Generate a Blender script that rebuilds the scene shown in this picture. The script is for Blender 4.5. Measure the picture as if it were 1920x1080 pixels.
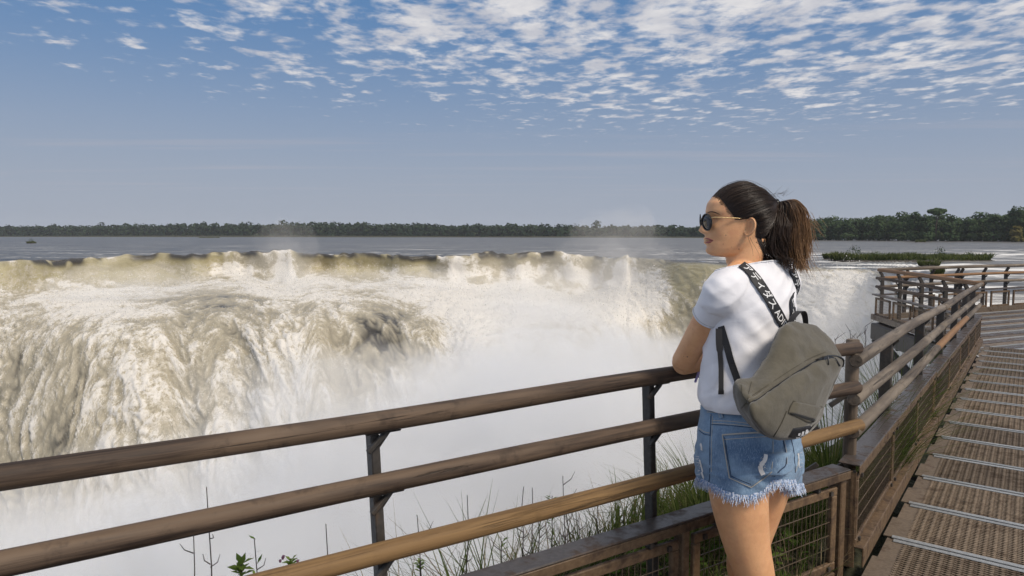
import bpy, bmesh, math, random
import numpy as np
from mathutils import Vector, Matrix, noise as mn
from mathutils.bvhtree import BVHTree
random.seed(7); rng = np.random.default_rng(7)
for _o in list(bpy.data.objects): bpy.data.objects.remove(_o)
SC = bpy.context.scene; COL = SC.collection
R = math.radians
# ------------------------------------------------------------------ camera
FPX = 1280.0; PITCH = math.atan(100 / FPX); CAM = Vector((0, 0, 1.5))
cd = bpy.data.cameras.new('camera'); cam = bpy.data.objects.new('camera', cd); COL.objects.link(cam)
cd.sensor_width = 36; cd.lens = 36 * FPX / 1920; cd.clip_start = 0.05; cd.clip_end = 6000
cam.location = CAM; cam.rotation_euler = (math.pi / 2 - PITCH, 0, 0); SC.camera = cam
# ------------------------------------------------------------------ render settings
SC.view_settings.view_transform = 'Standard'; SC.view_settings.look = 'None'
SC.view_settings.exposure = -0.08; SC.view_settings.gamma = 1.0
cy = SC.cycles
cy.use_denoising = True
cy.max_bounces = 8; cy.diffuse_bounces = 3; cy.glossy_bounces = 3; cy.transmission_bounces = 4
cy.volume_bounces = 4; cy.transparent_max_bounces = 16; cy.volume_max_steps = 256
cy.use_adaptive_sampling = True; cy.adaptive_threshold = 0.02
cy.sample_clamp_indirect = 6.0
# ------------------------------------------------------------------ sun
SUN_AZ = R(139); SUN_EL = R(47)          # azimuth clockwise from +Y (towards +X): behind the camera on the right
sd = bpy.data.lights.new('sun', 'SUN'); sun = bpy.data.objects.new('sun', sd); COL.objects.link(sun)
sd.energy = 3.3; sd.angle = R(14); sd.color = (1.0, 0.90, 0.77)
TOSUN = Vector((math.sin(SUN_AZ) * math.cos(SUN_EL), math.cos(SUN_AZ) * math.cos(SUN_EL), math.sin(SUN_EL)))
sun.rotation_euler = TOSUN.to_track_quat('Z', 'Y').to_euler()
# ------------------------------------------------------------------ node helper
class N:
    """small wrapper: n = N(tree); n('ShaderNodeX', inputs..., prop=...)"""
    def __init__(s, tree): s.t = tree; s.L = tree.links
    def new(s, typ, ins=None, **props):
        nd = s.t.nodes.new(typ)
        for k, v in props.items(): setattr(nd, k, v)
        for k, v in (ins or {}).items():
            sock = nd.inputs[k]
            if isinstance(v, bpy.types.NodeSocket): s.L.new(v, sock)
            elif isinstance(v, bpy.types.Node): s.L.new(v.outputs[0], sock)
            else: sock.default_value = v
        return nd
    def math(s, op, a, b=None, c=None, clamp=False):
        ins = {0: a}
        if b is not None: ins[1] = b
        if c is not None: ins[2] = c
        return s.new('ShaderNodeMath', ins, operation=op, use_clamp=clamp).outputs[0]
    def vmath(s, op, a, b=None, out=0):
        ins = {0: a}
        if b is not None: ins[1] = b
        return s.new('ShaderNodeVectorMath', ins, operation=op).outputs[out]
    def noise(s, vec, scale, detail=4, rough=.55, dist=0.0, out='Fac'):
        return s.new('ShaderNodeTexNoise', {'Vector': vec, 'Scale': scale, 'Detail': detail, 'Roughness': rough, 'Distortion': dist}).outputs[out]
    def ramp(s, fac, stops, interp='LINEAR'):
        nd = s.new('ShaderNodeValToRGB', {'Fac': fac}); cr = nd.color_ramp; cr.interpolation = interp
        while len(cr.elements) < len(stops): cr.elements.new(0.5)
        for e, (p, c) in zip(cr.elements, stops):
            e.position = p; e.color = (c, c, c, 1) if isinstance(c, (int, float)) else tuple(c) + ((1,) if len(c) == 3 else ())
        return nd.outputs[0]
    def smooth(s, v, lo, hi, a=0.0, b=1.0):
        nd = s.new('ShaderNodeMapRange', {'Value': v, 'From Min': lo, 'From Max': hi, 'To Min': a, 'To Max': b}, interpolation_type='SMOOTHSTEP')
        return nd.outputs[0]
    def lin(s, v, lo, hi, a=0.0, b=1.0):
        return s.new('ShaderNodeMapRange', {'Value': v, 'From Min': lo, 'From Max': hi, 'To Min': a, 'To Max': b}).outputs[0]
    def mix(s, f, a, b, blend='MIX'):
        nd = s.new('ShaderNodeMix', {}, data_type='RGBA', blend_type=blend)
        for k, v in ((0, f), (6, a), (7, b)):
            if isinstance(v, bpy.types.NodeSocket): s.L.new(v, nd.inputs[k])
            else: nd.inputs[k].default_value = v if isinstance(v, (int, float)) else (tuple(v) + (1,))[:4]
        return nd.outputs[2]
    def scale(s, vec, sc):
        return s.new('ShaderNodeMapping', {'Vector': vec, 'Scale': sc}).outputs[0]
    def bump(s, h, strength=.3, dist=.01, normal=None):
        ins = {'Height': h, 'Strength': strength, 'Distance': dist}
        if normal is not None: ins['Normal'] = normal
        return s.new('ShaderNodeBump', ins).outputs[0]
    def sep(s, v): return s.new('ShaderNodeSeparateXYZ', {0: v}).outputs
    def comb(s, x, y, z): return s.new('ShaderNodeCombineXYZ', {0: x, 1: y, 2: z}).outputs[0]

# ------------------------------------------------------------------ world
W = bpy.data.worlds.new('World'); SC.world = W; W.use_nodes = True
W.cycles.sampling_method = 'MANUAL'; W.cycles.sample_map_resolution = 256
wt = W.node_tree; wt.nodes.clear(); n = N(wt)
sky = n.new('ShaderNodeTexSky', sky_type='NISHITA', sun_disc=False, sun_elevation=SUN_EL, sun_rotation=SUN_AZ,
            altitude=180.0, air_density=1.0, dust_density=1.2, ozone_density=1.6)
dirv = n.new('ShaderNodeTexCoord').outputs['Generated']
dx, dy, dz = n.sep(dirv)
zc = n.math('MAXIMUM', dz, 0.02)
u = n.math('DIVIDE', dx, zc); v = n.math('DIVIDE', dy, zc)
uv = n.comb(u, v, 0.0)
# humid lower air: the whole horizon ring is hazier and slightly mauve
hz = n.smooth(dz, 0.0, 0.33, 0.90, 0.0)
base = n.mix(hz, n.mix(0.80, sky.outputs[0], (1.0, 2.35, 4.75)), (3.95, 4.32, 5.05))
# altocumulus: cells on a flat layer far above
warp = n.vmath('SCALE', n.noise(uv, 1.7, 3, .5, out='Color'), None); warp.node.inputs['Scale'].default_value = 0.16
uvw = n.vmath('ADD', uv, warp)
uvs = n.scale(uvw, (1.0, 0.8, 1.0))
cell = n.noise(uvs, 6.6, 6, .55)
big = n.noise(uv, 0.55, 2, .5)
# coverage: bank of cloud overhead to the right, thinning towards the left and towards the horizon
rr = n.math('SQRT', n.math('ADD', n.math('MULTIPLY', u, u), n.math('MULTIPLY', v, v)))
bank = n.math('ADD', n.math('MULTIPLY', rr, -0.10), n.math('MULTIPLY', n.math('MINIMUM', u, 0.6), 0.085))
cov = n.math('ADD', n.math('ADD', bank, n.math('MULTIPLY', big, 0.36)), 0.385)
cov = n.math('MINIMUM', cov, 0.30)
dens = n.math('ADD', cell, n.math('MULTIPLY', cov, 0.62))
alpha = n.smooth(dens, 0.505, 0.745)
fade = n.smooth(dz, 0.075, 0.14)
alpha = n.math('MULTIPLY', alpha, fade)
# thin streaks low above the horizon
st = n.noise(n.scale(uv, (0.16, 0.9, 1.0)), 1.0, 4, .6)
st = n.math('MULTIPLY', n.math('MULTIPLY', n.smooth(st, 0.5, 0.75), n.smooth(dz, 0.03, 0.08)), n.smooth(dz, 0.17, 0.10, 0.0, 0.40))
ccol = n.mix(n.smooth(n.noise(uvs, 3.1, 5, .6), .35, .68), (5.6, 5.7, 6.3), (8.3, 8.1, 8.1))
alpha = n.math('MULTIPLY', alpha, 0.95)
skyc = n.mix(st, base, (4.9, 4.7, 5.2))
skyc = n.mix(alpha, skyc, ccol)
bg = n.new('ShaderNodeBackground', {'Color': skyc, 'Strength': 0.1})
n.new('ShaderNodeOutputWorld', {'Surface': bg})

# ------------------------------------------------------------------ geometry helpers
FWD = Vector((0, math.cos(PITCH), -math.sin(PITCH))); UP = Vector((0, math.sin(PITCH), math.cos(PITCH)))
def ray(px, py): return Vector(((px - 960) / FPX, 0, 0)) + UP * ((540 - py) / FPX) + FWD
def at(px, py, Y):
    d = ray(px, py); return CAM + d * (Y / d.y)
def atz(px, py, z):
    d = ray(px, py); return CAM + d * ((z - CAM.z) / d.z)
def atplane(px, py, p0, nrm):
    d = ray(px, py); return CAM + d * ((Vector(p0) - CAM).dot(nrm) / d.dot(nrm))
MATS = {}
def mat(name):
    m = bpy.data.materials.new(name); m.use_nodes = True; m.node_tree.nodes.clear(); MATS[name] = m
    return m, N(m.node_tree)
def finish(n, **kw):
    ins = {}
    names = {'color': 'Base Color', 'rough': 'Roughness', 'metal': 'Metallic', 'normal': 'Normal', 'spec': 'Specular IOR Level',
             'sss': 'Subsurface Weight', 'sssr': 'Subsurface Radius', 'ssss': 'Subsurface Scale', 'sheen': 'Sheen Weight', 'coat': 'Coat Weight', 'alpha': 'Alpha', 'trans': 'Transmission Weight'}
    for k, v in kw.items():
        if isinstance(v, tuple) and len(v) == 3 and k == 'color': v = v + (1,)
        ins[names[k]] = v
    b = n.new('ShaderNodeBsdfPrincipled', ins); n.new('ShaderNodeOutputMaterial', {'Surface': b}); return b
def tag(o, label=None, cat=None, group=None, kind=None):
    if label: o['label'] = label
    if cat: o['category'] = cat
    if group: o['group'] = group
    if kind: o['kind'] = kind
    return o
def wloc(o):
    v = Vector((0, 0, 0))
    while o is not None: v += o.location; o = o.parent
    return v
def empty(name, loc, **kw):
    o = bpy.data.objects.new(name, None); o.location = loc; o.empty_display_size = .1; COL.objects.link(o); return tag(o, **kw)
def mobj(name, verts, faces, m, parent=None, smooth=False, origin=None, **kw):
    """mesh from world coordinates; origin = world position of its pivot"""
    verts = np.asarray(verts, dtype=float).reshape(-1, 3)
    org = Vector(origin) if origin is not None else (wloc(parent) if parent is not None else Vector((0, 0, 0)))
    me = bpy.data.meshes.new(name); me.from_pydata((verts - np.array(org)).tolist(), [], [tuple(int(i) for i in f) for f in faces])
    if smooth: me.polygons.foreach_set('use_smooth', [True] * len(me.polygons))
    if m is not None: me.materials.append(MATS[m] if isinstance(m, str) else m)
    o = bpy.data.objects.new(name, me); COL.objects.link(o)
    if parent is not None: o.parent = parent; o.location = org - wloc(parent)
    else: o.location = org
    return tag(o, **kw)
class MB:
    def __init__(s): s.v = []; s.f = []
    def add(s, v, f):
        k = len(s.v); s.v += [tuple(p) for p in v]; s.f += [tuple(i + k for i in q) for q in f]; return s
    def box(s, c, ax, h):
        """oriented box: centre, three axis vectors, three half sizes"""
        c = Vector(c); a = [Vector(ax[i]).normalized() * h[i] for i in range(3)]
        v = [c + a[0] * i + a[1] * j + a[2] * k for i in (-1, 1) for j in (-1, 1) for k in (-1, 1)]
        return s.add(v, [(0, 1, 3, 2), (4, 6, 7, 5), (0, 4, 5, 1), (2, 3, 7, 6), (0, 2, 6, 4), (1, 5, 7, 3)])
    def beam(s, p0, p1, w, h, up=(0, 0, 1), ext=0):
        """rectangular bar from p0 to p1 (centre line), width w sideways, height h along up"""
        p0 = Vector(p0); p1 = Vector(p1); d = (p1 - p0); L = d.length; d.normalize()
        side = d.cross(Vector(up)).normalized(); u2 = side.cross(d)
        return s.box((p0 + p1) / 2, (d, side, u2), (L / 2 + ext, w / 2, h / 2))
    def tube(s, pts, rad, n=6, cap=True):
        v, f = tube(pts, rad, n, cap); return s.add(v, f)
    def obj(s, name, m, parent=None, **kw): return mobj(name, s.v, s.f, m, parent, **kw)
def tube(pts, rad, n=8, cap=True):
    pts = [Vector(p) for p in pts]; k = len(pts)
    if isinstance(rad, (int, float)): rad = [rad] * k
    V = []; F = []; prev = None
    for i, p in enumerate(pts):
        t = (pts[min(i + 1, k - 1)] - pts[max(i - 1, 0)])
        if t.length < 1e-9: t = Vector((0, 0, 1))
        t.normalize()
        if prev is None:
            a = t.orthogonal().normalized()
        else:
            a = prev - t * prev.dot(t)
            a = a.normalized() if a.length > 1e-6 else t.orthogonal().normalized()
        prev = a; b = t.cross(a)
        for j in range(n):
            th = 2 * math.pi * j / n; V.append(p + (a * math.cos(th) + b * math.sin(th)) * rad[i])
    for i in range(k - 1):
        for j in range(n):
            j2 = (j + 1) % n; F.append((i * n + j, i * n + j2, (i + 1) * n + j2, (i + 1) * n + j))
    if cap: F.append(tuple(range(n - 1, -1, -1))); F.append(tuple((k - 1) * n + j for j in range(n)))
    return V, F
def spline(pts, m=8):
    """Catmull-Rom through points"""
    P = [np.array(p, float) for p in pts]; P = [2 * P[0] - P[1]] + P + [2 * P[-1] - P[-2]]; out = []
    for i in range(1, len(P) - 2):
        for k in range(m):
            t = k / m; a, b, c, d = P[i - 1], P[i], P[i + 1], P[i + 2]
            out.append(.5 * ((2 * b) + (-a + c) * t + (2 * a - 5 * b + 4 * c - d) * t * t + (-a + 3 * b - 3 * c + d) * t ** 3))
    out.append(P[-2]); return out
def grid_faces(r, c, closed=False, off=0):
    F = []
    for i in range(r - 1):
        for j in range(c if closed else c - 1):
            j2 = (j + 1) % c; F.append((off + i * c + j, off + i * c + j2, off + (i + 1) * c + j2, off + (i + 1) * c + j))
    return F
def bvh_of(V, F): return BVHTree.FromPolygons([tuple(v) for v in V], F)
def fbm(p, oct=4, lac=2.1, gain=.5, seed=0.0):
    a = 1.0; s = 0.0; q = Vector(p) + Vector((seed * 17.3, seed * 5.1, seed * 11.7))
    for _ in range(oct): s += a * mn.noise(q); q = q * lac; a *= gain
    return s
# ================================================================== RIVER AND FALLS
ZR = -2.0
def mat_river():
    m, n = mat('river_water')
    pos = n.new('ShaderNodeNewGeometry').outputs['Position']
    px, py, pz = n.sep(pos)
    ps = n.scale(pos, (.35, 1.0, 1.0))
    fo = n.noise(ps, .22, 6, .62, .6)
    zone = n.math('MAXIMUM', n.math('MULTIPLY', n.smooth(px, 22, 45), n.smooth(py, 210, 90)), n.smooth(py, 62, 40))
    fm = n.smooth(n.math('ADD', fo, n.math('MULTIPLY', zone, .17)), .63, .74)
    streak = n.smooth(n.noise(n.scale(pos, (.02, .3, 1)), 1.0, 6, .68), 0.55, .67)
    fm = n.math('MAXIMUM', fm, n.math('MULTIPLY', streak, n.smooth(py, 420, 120)))
    deep = n.mix(n.smooth(n.math('ADD', n.math('MULTIPLY', n.noise(n.scale(pos, (.03, .22, 1)), 1.0, 6, .65), .6), n.math('MULTIPLY', n.noise(ps, .6, 5, .65), .4)), .36, .64), (.022, .021, .019), (.14, .13, .115))
    col = n.mix(fm, deep, (.74, .73, .70))
    h = n.math('ADD', n.math('ADD', n.noise(ps, .9, 5, .6), n.math('MULTIPLY', n.noise(ps, 4.5, 3, .6), .35)), n.math('MULTIPLY', n.noise(n.scale(pos, (.05, .22, 1)), 1.0, 5, .65), 7.0))
    far = n.smooth(py, 40, 900, 1.0, .6)
    nb = n.bump(h, 1.0, .16)
    nb.node.inputs['Strength'].default_value = .55
    n.L.new(n.math('MULTIPLY', far, .6), nb.node.inputs['Strength'])
    finish(n, color=col, rough=n.lin(fm, 0, 1, .34, .8), normal=nb, spec=.32)
mat_river()
def mat_falls():
    m, n = mat('falling_water')
    pos = n.new('ShaderNodeNewGeometry').outputs['Position']
    at_ = n.new('ShaderNodeAttribute', attribute_name='flow')
    foam = n.new('ShaderNodeAttribute', attribute_name='foam').outputs['Fac']
    olive = n.new('ShaderNodeAttribute', attribute_name='olive').outputs['Fac']
    fl = at_.outputs['Vector']                                      # metres across, metres along the fall
    wv = n.vmath('SCALE', n.noise(fl, .25, 3, .5, out='Color'), None); wv.node.inputs['Scale'].default_value = 1.3
    f2 = n.vmath('ADD', fl, wv)
    n1 = n.noise(n.scale(f2, (1.0, .75, 1.0)), .50, 7, .68, .15)
    n2 = n.noise(n.scale(f2, (1.0, .85, 1.0)), 2.3, 7, .74, .2)
    n3 = n.noise(n.scale(f2, (1.0, .10, 1.0)), 1.1, 5, .62)
    n5 = n.noise(fl, 6.5, 5, .7)
    lace = n.smooth(n.math('ABSOLUTE', n.math('SUBTRACT', n2, .5)), .07, .0)
    lace2 = n.smooth(n.math('ABSOLUTE', n.math('SUBTRACT', n1, .5)), .06, .0)
    w = n.math('ADD', n.math('ADD', n.math('ADD', n.math('MULTIPLY', n1, .50), n.math('MULTIPLY', n2, .85)), n.math('MULTIPLY', n3, .34)), n.math('MULTIPLY', n5, .40))
    w = n.math('ADD', w, n.math('ADD', n.math('MULTIPLY', lace, .15), n.math('MULTIPLY', lace2, .10)))
    w = n.math('ADD', w, n.math('MULTIPLY', n.math('SUBTRACT', foam, .5), .92))
    f = n.smooth(w, .87, 1.48)
    silt = n.mix(n.noise(f2, .16, 3), (.345, .30, .215), (.26, .24, .185))
    silt = n.mix(olive, silt, n.mix(n.noise(n.scale(fl, (1, .08, 1)), .9, 4, .6), (.23, .19, .085), (.44, .40, .25)))
    deepw = n.mix(n.smooth(foam, .02, .32), (.05, .046, .04), silt)
    mid = n.mix(n.smooth(f, 0, .55), deepw, (.43, .385, .295))
    col = n.mix(n.smooth(f, .4, 1.0), mid, (.68, .65, .60))
    hb = n.math('ADD', n.math('MULTIPLY', n1, 1.2), n.math('MULTIPLY', n2, .6))
    finish(n, color=col, rough=n.lin(f, 0, .5, .28, .9), normal=n.bump(n.math('ADD', hb, n.math('MULTIPLY', n5, .5)), .42, .25), spec=.35)
mat_falls()
def build_water():
    # per column (image x): (Y, z) of lip, foot of upper fall, edge of the terrace, upper face, mid face, bottom
    K = [(-500, (92, -2), (88, -6.2), (74, -7.6), (68, -12.0), (63, -24), (60, -48)),
         (0,    (90, -2), (86.5, -6.1), (72, -7.6), (66, -11.9), (60, -24), (57, -48)),
         (240,  (104, -1.9), (100, -6.2), (75, -7.0), (65, -11.0), (59, -24), (56, -48)),
         (450,  (114, -1.3), (110, -5.3), (80, -5.9), (66, -9.4), (58, -23), (55, -48)),
         (700,  (112, -1.8), (108.5, -5.2), (78, -6.2), (66, -9.8), (58, -23), (55, -48)),
         (900,  (111, -1.8), (107, -6.1), (74, -7.1), (63, -11.0), (57, -24), (54, -48)),
         (1100, (110, -1.8), (106, -7.2), (74, -8.6), (65, -12.0), (60, -24), (56, -48)),
         (1200, (103, -2), (98, -5.6), (84, -9.0), (77, -15.0), (73, -26), (70, -48)),
         (1260, (94, -2), (89, -3.6), (84, -8.0), (79, -14.5), (75, -26), (71, -48)),
         (1310, (89, -2), (85, -2.9), (81, -6.0), (77, -13.0), (73, -25), (70, -48)),
         (1400, (83, -2), (79.5, -2.7), (76, -5.2), (71, -11.0), (67, -23), (64, -48)),
         (1550, (73, -2), (69, -2.6), (65, -4.6), (60, -9.0), (55, -20), (52, -48)),
         (1640, (70, -2), (66, -2.6), (62, -4.2), (57, -9.0), (52, -20), (49, -48)),
         (1665, (60, -2), (56, -2.6), (53, -4.2), (49, -9.0), (45, -20), (42, -48)),
         (1700, (26, -2), (25, -2.6), (24, -5), (23, -9.0), (22, -20), (21, -48)),
         (1760, (15, -2), (14.4, -2.6), (13.8, -5), (13.2, -9.0), (12.6, -20), (12, -48)),
         (2600, (14, -2), (13.4, -2.6), (12.8, -5), (12.2, -9.0), (11.6, -20), (11, -48))]
    kx = np.array([k[0] for k in K], float); KY = np.array([[q[0] for q in k[1:]] for k in K]); KZ = np.array([[q[1] for q in k[1:]] for k in K])
    NC = 960; cols = np.linspace(-420, 2350, NC)
    cols = np.sort(np.concatenate([cols]))
    def smooth_interp(x, arr):
        y = np.interp(x, kx, arr); return y
    LY = np.stack([smooth_interp(cols, KY[:, i]) for i in range(6)], 1); LZ = np.stack([smooth_interp(cols, KZ[:, i]) for i in range(6)], 1)
    ker = np.hanning(41); ker /= ker.sum()
    for A in (LY, LZ):
        for i in range(6):
            p = np.pad(A[:, i], 20, mode='edge'); A[:, i] = np.convolve(p, ker, 'valid')
    tanx = (cols - 960) / FPX
    # wobble of the lip so that it is a broken rocky edge
    for j in range(NC):
        X = tanx[j] * LY[j, 0]
        if cols[j] < 1180:
            wob = 7.5 * mn.noise(Vector((X * .06, 3.1, 0))) + 3.6 * mn.noise(Vector((X * .21, 7.7, 0)))
            LY[j, 0] += wob; LY[j, 1] += wob; 
            w2 = 5.5 * mn.noise(Vector((X * .05, 13.1, 0))) + 2.2 * mn.noise(Vector((X * .17, 1.7, 0)))
            LY[j, 2] += w2; LY[j, 3] += w2 * .9; LY[j, 4] += w2 * .7
            cr = mn.noise(Vector((X * .11, 2.2, 5.0))) + .6 * mn.noise(Vector((X * .4, 2.2, 9.0)))
            LZ[j, 0] += .48 * cr + .25 * mn.noise(Vector((X * 1.1, 2.2, 19.0))) + (.55 * max(0, cr + .35) if 190 < cols[j] < 580 or cols[j] > 880 else 0)
            LZ[j, 1] += .9 * mn.noise(Vector((X * .09, 21.7, 0)))
    # ---- river sheet
    rows = []; NRr = 90
    for i in range(NRr):
        t = i / (NRr - 1)
        Yr = LY[:, 0] * (1 + (2600 / LY[:, 0] - 1) * (1 - t) ** 5)
        rows.append((Yr, t))
    V = np.zeros((NRr, NC, 3))
    for i, (Yr, t) in enumerate(rows):
        V[i, :, 0] = tanx * Yr; V[i, :, 1] = Yr; V[i, :, 2] = ZR + (LZ[:, 0] - ZR) * t ** 8
    for i in range(NRr):
        for j in range(NC):
            Y = V[i, j, 1]
            if Y < 330:
                a = .16 if Y < 200 else .08
                V[i, j, 2] += a * fbm((V[i, j, 0] * .16, Y * .35, 0), 3) * min(1.0, max(0.15, (Y - 10) / 40))
    mobj('river', V.reshape(-1, 3), grid_faces(NRr, NC), 'river_water', smooth=True, kind='structure')
    # ---- falls: profile from the lip down
    seg = [26, 60, 84, 92, 70]
    NF = sum(seg) + 1
    PY = np.zeros((NF, NC)); PZ = np.zeros((NF, NC)); ST = np.zeros(NF)
    k = 0
    for sidx, mcount in enumerate(seg):
        for q in range(mcount + (1 if sidx == 4 else 0)):
            t = q / mcount
            def pt(A, idx):
                idx = max(0, min(5, idx)); return A[:, idx]
            if sidx == 0 :
                aY = LY[:, 0] * 1.06; aZ = np.full(NC, ZR)
            else: aY = pt(LY, sidx - 1); aZ = pt(LZ, sidx - 1)
            bY, bZ, cY, cZ = pt(LY, sidx), pt(LZ, sidx), pt(LY, sidx + 1), pt(LZ, sidx + 1)
            dY, dZ = pt(LY, sidx + 2), pt(LZ, sidx + 2)
            ten = .5
            def cr(a, b, c, d): return ten * ((2 * b) + (-a + c) * t + (2 * a - 5 * b + 4 * c - d) * t * t + (-a + 3 * b - 3 * c + d) * t ** 3)
            PY[k] = cr(aY, bY, cY, dY); PZ[k] = cr(aZ, bZ, cZ, dZ); ST[k] = sidx + t; k += 1
    PX = tanx[None, :] * PY
    P = np.stack([PX, PY, PZ], -1)
    dS = np.linalg.norm(np.diff(P, axis=0), axis=-1); S = np.concatenate([np.zeros((1, NC)), np.cumsum(dS, 0)])
    across = np.concatenate([[0], np.cumsum(np.hypot(np.diff(tanx * LY[:, 2]), np.diff(LY[:, 2]) * .6))])
    # normals
    du = np.gradient(P, axis=1); dv = np.gradient(P, axis=0); nr = np.cross(du, dv); nr /= np.linalg.norm(nr, axis=-1, keepdims=True) + 1e-9
    nr *= np.sign(-nr[..., 1:2] + nr[..., 2:3] * .7 + 1e-6)
    foam = np.zeros((NF, NC)); olive = np.zeros((NF, NC)); disp = np.zeros((NF, NC))
    for i in range(NF):
        st = ST[i]
        amp = np.interp(st, [0, .15, .8, 1.2, 2, 3, 5], [.03, .12, .35, .35, .4, .62, .9])
        base = np.interp(st, [0, .12, .5, .9, 1.1, 1.9, 2.15, 2.6, 3.4, 5], [.10, .20, .48, .78, .80, .72, .54, .50, .58, .68])
        for j in range(NC):
            u_, s_ = across[j], S[i, j]
            q = Vector((u_ * .23, s_ * .15, 0)); 
            big = mn.noise(q + Vector((0, 0, 3.3)))
            st_ = mn.noise(Vector((u_ * .10, s_ * .03, 9.1)))
            med = mn.noise(Vector((u_ * .62 + 2 * big, s_ * .40 + big, 1.7))) 
            bil = abs(mn.noise(Vector((u_ * 1.25 + med, s_ * .95 + med, 5.2)))) * 2 - .5
            d = .55 * big + .5 * med + .30 * bil
            x = cols[j]
            if st > 1.95 and x < 1180:         # ridges where the flow splits over boulders
                rg = 1 - abs(mn.noise(Vector((u_ * .16, s_ * .06, 31.0)))) * 2.6
                d += .38 * max(rg, 0) * min(1, (st - 1.95) * 2)
            disp[i, j] = d * amp
            f = base + .30 * med + .24 * big + .38 * st_ + .22 * bil
            if x > 1200:   # right-hand fall: whiter, with an olive dome at the lip
                f += .10 * min(1, st / 1.2)
                dome = math.exp(-((x - 1305) / 62) ** 2) * math.exp(-((st - .9) / 1.15) ** 2) * (.75 + .5 * mn.noise(Vector((u_ * .5, s_ * .05, 3.0))))
                f -= 1.0 * dome; f = max(f, .24 * min(1, st * 2)); olive[i, j] = min(1, dome * 1.8)
                if x > 1430: f += .10 * min(1, st * 3) + .22 * mn.noise(Vector((u_ * .5, s_ * .10, 51.0)))
            else:
                # sections of the upper fall that stay clear green-brown
                g = max(0.0, .5 + 1.6 * mn.noise(Vector((u_ * .085, 40.0, 0))))
                if x < 420: g = max(g, .75)
                if 700 < x < 820: g = max(g, .95)
                if 440 < x < 545: g *= .2
                if 830 < x: g *= .45
                win = math.exp(-((st - .46) / .52) ** 4)
                f -= .58 * g * win; olive[i, j] = min(1, 1.3 * win * g)
                # dark tongue on the terrace edge
                tongue = math.exp(-((st - 1.92 - (x - 430) * .0012) / .10) ** 2) * math.exp(-((x - 440) / 130) ** 2)
                f -= .30 * tongue
                f -= .12 * math.exp(-((st - 2.5) / .5) ** 2) * math.exp(-((x - 560) / 230) ** 2)
                if x > 800: f += .20 * min(1, (x - 800) / 80) * min(1, st * 2)
            if st < 1.0 and x < 1200:
                f += .75 * mn.noise(Vector((u_ * .24, s_ * .06, 77.0))) + .55 * mn.noise(Vector((u_ * .75, s_ * .45, 7.0)))
                disp[i, j] += .45 * mn.noise(Vector((u_ * .5, s_ * .25, 17.0))) * min(1, st * 2.5)
                a_ = min(1, max(0, (st - .06 - .12 * mn.noise(Vector((u_ * .13, 5.0, 0)))) / .42)); f = max(f, .33 * a_ * a_ * (3 - 2 * a_) + .12 * st)
            if x < 1200 and st < .45: f += 1.5 * max(0, mn.noise(Vector((u_ * .17, 63.0, 0))) + .4 * mn.noise(Vector((u_ * .7, s_ * .3, 64.0))) + .06) * (1 - st / .45)
            foam[i, j] = f
    P += nr * disp[..., None]
    # droplets and torn shreds of water thrown off the surface
    rs = np.random.default_rng(4); NFK = 80000
    ii = rs.integers(4, NF - 1, NFK * 3); jj = rs.integers(0, NC, NFK * 3)
    keep = (foam[ii, jj] + .25 * rs.random(NFK * 3) > .62) & (cols[jj] < 1660) & (ST[ii] < 4.2); ii, jj = ii[keep][:NFK], jj[keep][:NFK]; k = len(ii)
    hgt = rs.random(k) ** 3 * np.interp(ST[ii], [0, .6, 1.0, 1.4, 2.2, 5], [.3, .6, 1.6, .5, .7, 1.3])
    c = P[ii, jj] + nr[ii, jj] * hgt[:, None] + rs.normal(0, .08, (k, 3)); c[:, 2] += hgt * .35
    sz = rs.uniform(.035, .11, k) * np.clip(c[:, 1] / 70, .6, 1.5); d1 = rs.normal(0, 1, (k, 3)); d2 = rs.normal(0, 1, (k, 3)); d1[:, 2] *= 1.6
    d1 /= np.linalg.norm(d1, axis=1, keepdims=True); d2 /= np.linalg.norm(d2, axis=1, keepdims=True)
    FV = np.stack([c - d1 * sz[:, None], c + d2 * sz[:, None], c + d1 * sz[:, None]], 1).reshape(-1, 3)
    m, n = mat('spray_drop'); d_ = n.new('ShaderNodeBsdfDiffuse', {'Color': (.74, .72, .68, 1)}); t_ = n.new('ShaderNodeBsdfTranslucent', {'Color': (.74, .72, .68, 1)})
    n.new('ShaderNodeOutputMaterial', {'Surface': n.new('ShaderNodeMixShader', {0: .5, 1: d_, 2: t_})})
    me = bpy.data.meshes.new('droplets'); me.vertices.add(len(FV)); me.vertices.foreach_set('co', FV.ravel()); me.loops.add(len(FV)); me.loops.foreach_set('vertex_index', np.arange(len(FV)))
    me.polygons.add(k); me.polygons.foreach_set('loop_start', np.arange(0, len(FV), 3)); me.update(calc_edges=True); me.materials.append(m)
    dr = bpy.data.objects.new('droplets', me); COL.objects.link(dr); tag(dr, 'white droplets and torn shreds of water flying off the falls', 'droplets', kind='stuff')
    o = mobj('falls', P.reshape(-1, 3), grid_faces(NF, NC), 'falling_water', smooth=True,
             label='broad brown and white waterfall plunging over the rim beyond the railing', cat='waterfall')
    o.name = 'waterfall'; me = o.data
    a = me.attributes.new('foam', 'FLOAT', 'POINT'); a.data.foreach_set('value', np.clip(foam, 0, 1.2).ravel())
    a = me.attributes.new('olive', 'FLOAT', 'POINT'); a.data.foreach_set('value', olive.ravel())
    fl = np.zeros((NF, NC, 3)); fl[..., 0] = across[None, :]; fl[..., 1] = S
    a = me.attributes.new('flow', 'FLOAT_VECTOR', 'POINT'); a.data.foreach_set('vector', fl.ravel())
    return P, ST, cols
FALLS_P, FALLS_ST, FALLS_C = build_water()
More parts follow.
